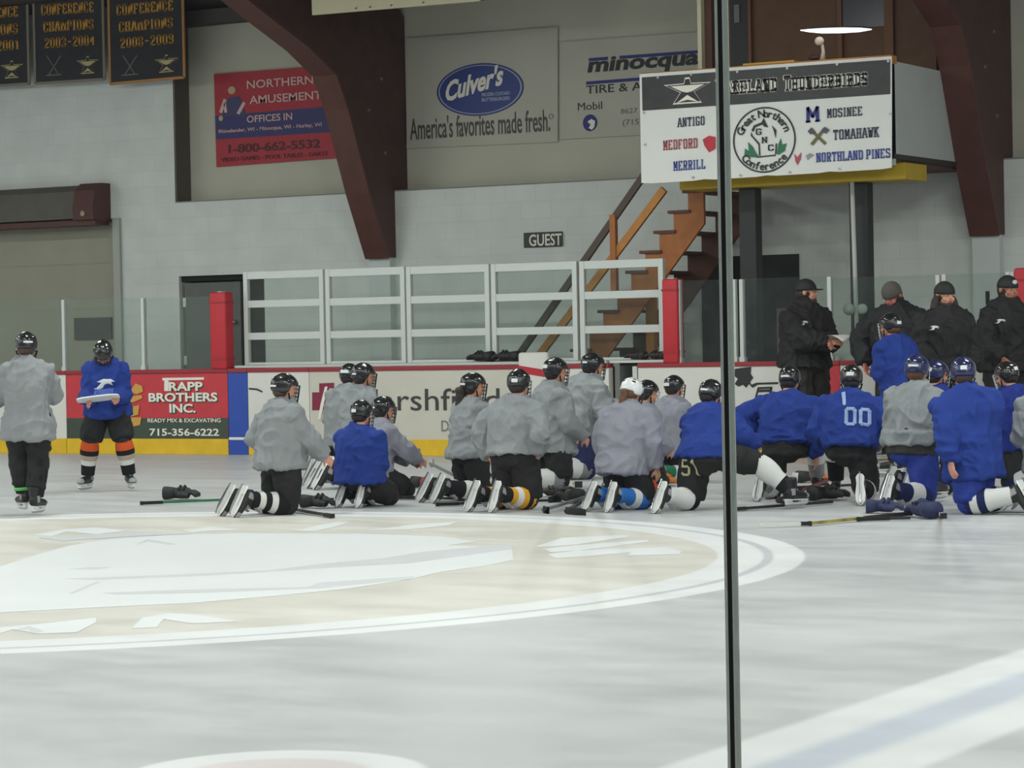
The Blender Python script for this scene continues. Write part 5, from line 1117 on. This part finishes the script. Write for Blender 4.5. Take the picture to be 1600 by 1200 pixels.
P['p21'] = person('blue jersey player behind the large blue one, near the right edge', (1590, 766), 1.34, -58, 'kneel', 'navy', 'black', ('navy', 'white', 'navy'), lean=12, q=8, hem=.05, arms=('front', 'front'), helmet='black', cage='white', hpitch=-18)
P['p23'] = person('grey jersey player cut off by the right edge of the photo', (1645, 797), 1.36, -24, 'kneel', 'grey', 'black', ('black',), lean=14, hem=.09, arms=('front', 'front'), cage='white', pant_len=1.6, hpitch=-12)

# ---------------- coaches (standing along the boards)
CAPB = mat('cap_black', (30, 30, 32), .7, var=.1); CAPG = mat('cap_grey_brown', (88, 82, 76), .8, var=.1)
P['c1'] = person('coach in black jacket and cap holding papers, looking right', (1264, 724), 1.74, 138, 'stand', 'coach', 'brown', ('black',), lean=3, hem=.03, arms=((-.01, .21, .10), (.03, .22, .115)), helmet=None, cap=(CAPB, 'dark', .30), eyes=True, twist=0, hyaw=-38, hpitch=2, skin='pale', beard='brown', width=1.02, pant_len=1.85, q=5, collar=JC['coach'])
P['c2'] = person('coach in grey cap with head down, hands on hips', (1408, 727), 1.71, 205, 'stand', 'coach2', 'black', ('black',), lean=10, hem=.04, arms=((-.16, .06, .05), (.18, .10, .0)), helmet=None, cap=(CAPG, 'brown', .0), eyes=True, hyaw=4, hpitch=-34, skin='ruddy', width=1.05, pant_len=1.85, q=6, collar=JC['coach2'], poles={-1: V((-1, -.3, 0)), 1: V((1, -.3, 0))})
P['c3'] = person('coach in black cap with long dark hair and beard, open collar', (1479, 738), 1.65, 160, 'stand', 'coach', 'black', ('black',), lean=4, hem=.05, arms=('rest', 'rest'), helmet=None, cap=(CAPB, 'dark', .0), eyes=True, hyaw=-14, hpitch=-4, skin='pale', beard='dark', width=1.04, pant_len=1.85, q=5, collar=mat('hood_olive', (70, 64, 50), .85))
P['c4'] = person('coach in black cap at the far right beside the red pad', (1578, 729), 1.71, 150, 'stand', 'coach', 'black', ('black',), lean=3, hem=.05, arms=('rest', 'rest'), helmet=None, cap=(CAPB, 'dark', .0), eyes=True, hyaw=-8, hpitch=-3, skin='tan', width=.95, pant_len=1.85, q=5, collar=JC['coach'])
# long hair of the bearded coach
q = P['c3']; bm = B()
for sx in (-1, 1):
    loft(bm, [q['H'](sx*.33, -.05, .0), q['H'](sx*.44, -.02, -.22), q['H'](sx*.48, .0, -.50), q['H'](sx*.42, .05, -.74)], [.020, .034, .042, .016], n=10)
ell(bm, q['H'](0, -.30, -.3), (.38*q['hh'], .16*q['hh'], .45*q['hh']), q['HM'])
me = remesh(bm, .010, 1); wrinkle(me, .006, 30, 5); mobj('long_hair', me, HAIR['dark'], q['root'], True)
# cap badge, chest birds, jersey marks
BIRD = [(-.5, -.35), (-.32, -.28), (-.1, .05), (-.3, .12), (.0, .30), (.32, .25), (.5, .05), (.34, .08), (.40, -.2), (.22, -.02), (.05, -.06), (-.05, -.3), (-.2, -.38)]
def chest(pn, x, up, w, h, m, name='chest_bird', back=False, shp=BIRD):
    q = P[pn]; s = q['S']; d = -q['fwd'] if not back else q['fwd']
    o = q['pel'].lerp(q['N'], up)+q['lat']*x*s; o = o - d*.0
    fx = q['lat'] if back else -q['lat']
    jersey_decal(q['jersey'], [[(a*w, b*h) for a, b in shp]] if not isinstance(shp[0], list) else [[(a*w, b*h) for a, b in t] for t in shp], o - (-d)*0, fx, q['sp'], d, m, q['root'], name)
M_DEC = mat('print_white', (206, 210, 216), .6); M_DECL = mat('print_pale_blue', (150, 172, 214), .6)
chest('p2', 0, .62, .20, .14, M_DEC)
chest('p2', .0, .44, .17, .06, mat('print_mid_blue', (74, 100, 180), .6), 'chest_word', shp=[(-.5, -.4), (.5, -.3), (.5, .5), (-.5, .4)])
for c in ('c1', 'c3', 'c4'): chest(c, .095, .70, .10, .06, M_DEC)
# numbers: strokes of the athletic digits laid on the cloth
def digits(s, h, wt=.9):
    out = []; k = h/6; x = -(len(s)*5.4-1.4)/2
    for ch in s:
        for st in SLAB[ch][0]:
            for (ax, ay), (bx_, by) in zip(st[:-1], st[1:]):
                p_ = V((x+ax, ay-3, 0)); q_ = V((x+bx_, by-3, 0)); t_ = (q_-p_).normalized(); n_ = V((-t_.y, t_.x, 0))*wt/2; p_ = p_-t_*wt*.4; q_ = q_+t_*wt*.4
                out.append([((v.x)*k, v.y*k) for v in (p_+n_, p_-n_, q_-n_, q_+n_)])
        x += 5.4
    return out
def pants_mark(pn, off, s_, h, m):
    q = P[pn]; d = q['fwd']
    for out in digits(s_, h): jersey_decal(q['pants'], [out], q['pel']+V(off)*q['S'], V((1, 0, 0)), V((0, 0, 1)), V((0, 1, 0)), m, q['root'], 'pants_number')
chest('p17', .05, .50, 1, 1, M_DECL, 'back_number', True, digits('00', .12, 1.3))
pants_mark('p15', (-.03, 0, -.06), '51', .11, mat('print_ivory', (176, 172, 130), .6))
chest('p17', -.025, .84, 1, 1, M_DECL, 'back_stripe', True, [(-.012, -.06), (.012, -.06), (.0, .06), (-.03, .05)])
q = P['c4']; bm = B(); ell(bm, q['H'](0, .43, .30), (.13*q['hh'], .03*q['hh'], .09*q['hh']), q['HM'], 10); obj('cap_badge', bm, M_DEC, q['root'], True)

# ---------------- loose things
def held(name, P_, v, label, cat): return empty(name, world_pt(P_, v), P_['rz'], label, cat)
# white tactics board held by the blue player
q = P['p2']; c = (q['A'][-1][2]+q['A'][1][2])/2+V((.03, .12, .01))
t = held('tactics_board', q, c, 'white coaching board held by the blue jersey player at left', 'board')
bm = B(); loft(bm, [(0, 0, -.006), (0, 0, .006)], [(.19, .11), (.19, .11)], side=V((1, 0, 0)), n=24, sq=.55); ob = obj('board_sheet', bm, mat('tactic_white', (226, 228, 228), .35), t); ob.rotation_euler = (.22, .10, 0)
bm = B(); box(bm, (-.05, -.12, .006), (.05, -.095, .018)); ob = obj('clip', bm, M_STEEL, t); ob.rotation_euler = (.22, .10, 0)
# papers held by the first coach
q = P['c1']; c = (q['A'][1][2]+q['A'][-1][2])/2+V((-.04, .13, .035))
t = held('paper_sheets', q, c, 'curled white papers in the hands of the coach in the black cap', 'papers')
for i in range(3):
    bm = B(); n = 6; rows = []
    for a in range(n+1):
        u = a/n; rows.append([bm.verts.new(V((-.09+.18*b/4+.01*i, -.10+.24*u, .03*math.sin(u*2.2+i*.3)+.006*i-.05*u*u*(b/4)))) for b in range(5)])
    for a in range(n):
        for b in range(4): bm.faces.new((rows[a][b], rows[a+1][b], rows[a+1][b+1], rows[a][b+1]))
    ob = obj('sheet', bm, mat('paper_white', (206, 204, 200), .7), t, True); m = ob.modifiers.new('t', 'SOLIDIFY'); m.thickness = .002

# sticks
M_TAPE = mat('tape_black', (28, 28, 30), .85); M_TAPEW = mat('tape_white', (216, 214, 208), .8)
def stick(a, b, label, shaft, blade=None, za=.02, zb=.02, bl=.0, bdir=1, tape=.16, m_blade=None, group=None):
    """shaft from butt a to heel b (photo points on the ice, raised by za, zb)"""
    A_ = ice(*a, z=za); B_ = ice(*b, z=zb); t = empty('hockey_stick', A_, 0, label, 'hockey stick', group); o = A_; d = (B_-A_); n = d.normalized()
    sd = n.cross(V((0, 0, 1))).normalized()
    bm = B(); beam(bm, n*.0, d, .026, .02, sd); obj('shaft', bm, shaft, t)
    bm = B(); beam(bm, -n*.01, n*tape, .031, .026, sd); beam(bm, -n*.025, -n*.005, .036, .03, sd); obj('grip_tape', bm, M_TAPE, t)
    if bl:
        bd = (rotz(n, bdir*.85)); bd.z = 0; bd.normalize(); bm = B(); p = d
        pts = [p-n*.02, p+bd*.06, p+bd*.16, p+bd*bl+rotz(bd, bdir*1.2)*.02]
        loft(bm, pts, [(.012, .03), (.008, .034), (.007, .036), (.006, .028)], side=bd.cross(V((0, 0, 1))), n=10, sq=.6); obj('blade', bm, m_blade or M_TAPE, t, True)
    return t
SHK = mat('shaft_black', (34, 34, 36), .4); SHG = mat('shaft_grey', (118, 118, 120), .4); SHGR = mat('shaft_green', (40, 110, 74), .4); SHR = mat('shaft_dark_red', (112, 38, 52), .4); SHY = mat('shaft_yellow_black', (150, 140, 70), .4, var=.6, vscale=6); SHW = mat('shaft_white', (214, 214, 208), .4)
stick((224, 786), (398, 779), 'green and black hockey stick lying left of the kneeling grey player', SHGR, bl=.22)
stick((518, 806), (392, 784), 'black hockey stick under the knees of the player nearest the white circle', SHK, bl=.2)
stick((628, 777), (735, 779.5), 'thin black hockey stick on the ice right of the sitting blue player', SHK, tape=.3)
stick((686, 788), (862, 781.5), 'black taped hockey stick behind the two kneeling players left of the yellow sock', SHK, bl=.22)
stick((748, 762), (672, 724), 'grey hockey stick with blade lifted by the sitting grey player', SHG, za=.02, zb=.22, bl=.20, bdir=-1, m_blade=mat('blade_pale', (172, 174, 172), .6))
stick((958, 764), (848, 797), 'grey hockey stick slanting toward the yellow sock', SHG, za=.12, zb=.02, bl=.02)
stick((945, 762), (884, 799), 'black hockey stick whose blade lies flat left of the blue sock', SHK, za=.14, zb=.02, bl=.25, bdir=1)
stick((1420, 802.5), (1262, 818), 'yellow and black hockey stick lying nearest the camera at right', SHY, bl=.0, tape=.5)
stick((1262, 818), (1186, 820.5), 'white taped stick end in front of the yellow and black stick', SHW, tape=.05)
stick((1140, 796), (1300, 784), 'dark hockey stick under the outstretched leg behind the glass seam', SHK)
stick((1312, 742), (1214, 782), 'dark red hockey stick leaning between two blue jersey players', SHR, za=.14, zb=.02, bl=.2)
stick((1245, 762), (1345, 757), 'black hockey stick lying behind the gloves right of the glass seam', SHK)
stick((904, 757), (897, 755), 'yellow and white stick held upright by the leaning navy pants player', SHY, za=.62, zb=.03, tape=.08)
stick((1474, 806), (1470, 803), 'white hockey stick standing between the grey and the large blue jersey', SHW, za=.36, zb=.02, tape=.08, bl=.2, m_blade=M_TAPEW)
stick((1345, 811), (1422, 809), 'dark hockey stick in front of the knees of the grey jersey player in blue pants', SHK, bl=.0, tape=.2)
# gloves
def glove(pt, rz, label, col, cuffcol=None, z=0, lean=0, k=1.0, roll=0):
    p = ice(*pt) if not isinstance(pt, Vector) else pt; t = empty('hockey_glove', (p.x, p.y, z), rz, label, 'glove'); k *= 1.0
    m = mat('glove_'+col, dict(black=(34, 33, 35), red=(150, 40, 56), navy=(34, 42, 80), brown=(44, 38, 36), grey=(90, 92, 96), orange=(220, 122, 40))[col], .65, var=.15, bump=.3, bscale=30)
    bm = B(); loft(bm, [(0, -.02, .055), (0, .04, .058), (0, .10, .052)], [(.052, .042), (.062, .050), (.058, .044)], n=14)
    for i in range(4):
        x = -.045+.03*i; loft(bm, [(x, .09, .062), (x*1.1, .135, .060), (x*1.15, .165, .042), (x*1.1, .168, .022)], [.019, .020, .019, .014], n=8)
    loft(bm, [(.05, .02, .05), (.082, .06, .045), (.085, .11, .035)], [.024, .024, .016], n=8)
    for v in bm.verts: v.co *= k
    o = mobj('glove_hand', remesh(bm, .008, 1), m, t, True)
    bm = B(); loft(bm, [(0, -.105, .056), (0, -.06, .056), (0, -.01, .056)], [(.072, .054), (.064, .050), (.050, .042)], n=14, sq=.8)
    for v in bm.verts: v.co *= k
    obj('cuff', bm, mat('glove_'+(cuffcol or col)) if ('glove_'+(cuffcol or col)) in MATS else m, t, True)
    bm = B()
    for y in (.03, .065): loft(bm, [(-.055, y, .085), (0, y, .108), (.055, y, .085)], [.014]*3, n=8)
    for v in bm.verts: v.co *= k
    obj('knuckle_roll', bm, m, t, True)
    return t
glove((277, 781), -1.2, 'black hockey glove on the green stick at left', 'black', k=1.05)
glove((492, 794), -1.3, 'black hockey glove by the stretched hand of the player nearest the white circle', 'black', k=1.0)
glove((662, 763), -1.4, 'red hockey glove in front of the sitting grey player', 'red', 'black')
glove((676, 774), -.9, 'black hockey glove below the red one', 'black', k=.9)
glove((893, 786), .9, 'black hockey glove between the yellow sock and the blue sock', 'black', k=1.1)
glove((868, 776), 2.2, 'dark glove behind the grey slanting stick', 'brown', k=.8)
glove((1037, 760), .3, 'orange and black glove left of the green sock', 'orange', 'black')
glove((1240, 786), .4, 'dark brown glove under the hanging arm right of the glass seam', 'brown', k=1.1)
glove((1288, 782), -.7, 'dark glove beside the skate of the numbered blue jersey', 'black', k=1.1)
glove((1263, 754), -.4, 'orange glove between the two blue jerseys right of the glass seam', 'orange', 'black')
glove((1375, 802), -1.2, 'navy glove in front of the numbered blue jersey player', 'navy', k=.95)
glove((1446, 810), .8, 'navy glove on the ice between the blue pants and the white striped sock', 'navy', k=1.15)
for px, py, rz, lb in ((756, 569, 1.5, 'left black glove on top of the boards above the ponytail'), (796, 568, 1.7, 'right black glove on top of the boards above the ponytail')):
    p = at(px, py, D+.12); glove(p, rz, lb, 'black', z=BH+.040, k=1.1)
for px, rz, lb in ((997, 1.5, 'left dark glove on the short shelf below the stairs'), (1029, 1.7, 'right dark glove on the short shelf below the stairs')):
    p = at(px, 562, D+.12); glove(p, rz, lb, 'brown', z=BH+.040, k=.85)
# goalie blocker leaning on the boards
p = at(832, 600, D-.12); t = empty('goalie_blocker', (p.x, D-.06, .55), .25, 'white goalie pad with red stripes leaning on the boards behind the players', 'goalie pad')
bm = B(); box(bm, (-.17, -.08, -.55), (.17, -.0, .60), bev=.03); obj('pad_face', bm, mat('pad_white', (216, 214, 208), .6), t, True)
for z0, z1, m in ((.38, .46, 'pad_stripe_red'), (.02, .10, 'pad_stripe_red')):
    bm = B(); prism(bm, [(-.173, -.083, z0), (.173, -.083, z1-.14), (.173, -.083, z1-.06), (-.173, -.083, z1)], (0, .05, 0)); obj('stripe', bm, mat(m, (184, 40, 52), .6), t)
bm = B(); box(bm, (.10, -.086, -.3), (.172, -.03, .2), bev=.01); obj('side_roll', bm, mat('pad_blue', (52, 60, 130), .6), t)

# dark waist belt of the grey jersey player in blue pants
q = P['p18']; s = q['S']; bm = B(); pl_, sp_ = q['pel'], q['sp']
loft(bm, [pl_-sp_*.035*s, pl_+sp_*.03*s, pl_+sp_*.10*s], [(.142*s, .124*s), (.142*s, .120*s), (.134*s, .114*s)], n=20)
me = remesh(bm, .012, 2); wrinkle(me, .006, 12, 4, True); mobj('waist_belt', me, mat('belt_olive_black', (44, 43, 36), .7, var=.3, vscale=12), q['root'], True)

# stick leaning on the boards behind the far right coach, only its end shows
p = at(1543, 455, D-.08); t = empty('hockey_stick', (p.x+.02, D-.16, 0), 0, 'black stick end sticking up beside the cap of the coach at far right', 'hockey stick')
bm = B(); beam(bm, (0, 0, .02), (p.x-t.location.x, .08, p.z-.12), .026, .02, V((1, 0, 0))); obj('shaft', bm, SHK, t)
bm = B(); beam(bm, (p.x-t.location.x, .08, p.z-.13), (p.x-t.location.x, .08, p.z), .034, .028, V((1, 0, 0))); obj('grip_tape', bm, M_TAPE, t)

# bright green lace wound round the left ankle of the standing grey player
q = P['p1']; kn, an, toe, up = q['L']['L']; bm = B(); d = (kn-an).normalized()
loft(bm, [an+d*.045, an+d*.070], [.072, .072], n=16); obj('lace_band', bm, mat('lace_green', (96, 190, 92), .6), q['root'], True)['label'] = 'bright green lace band'
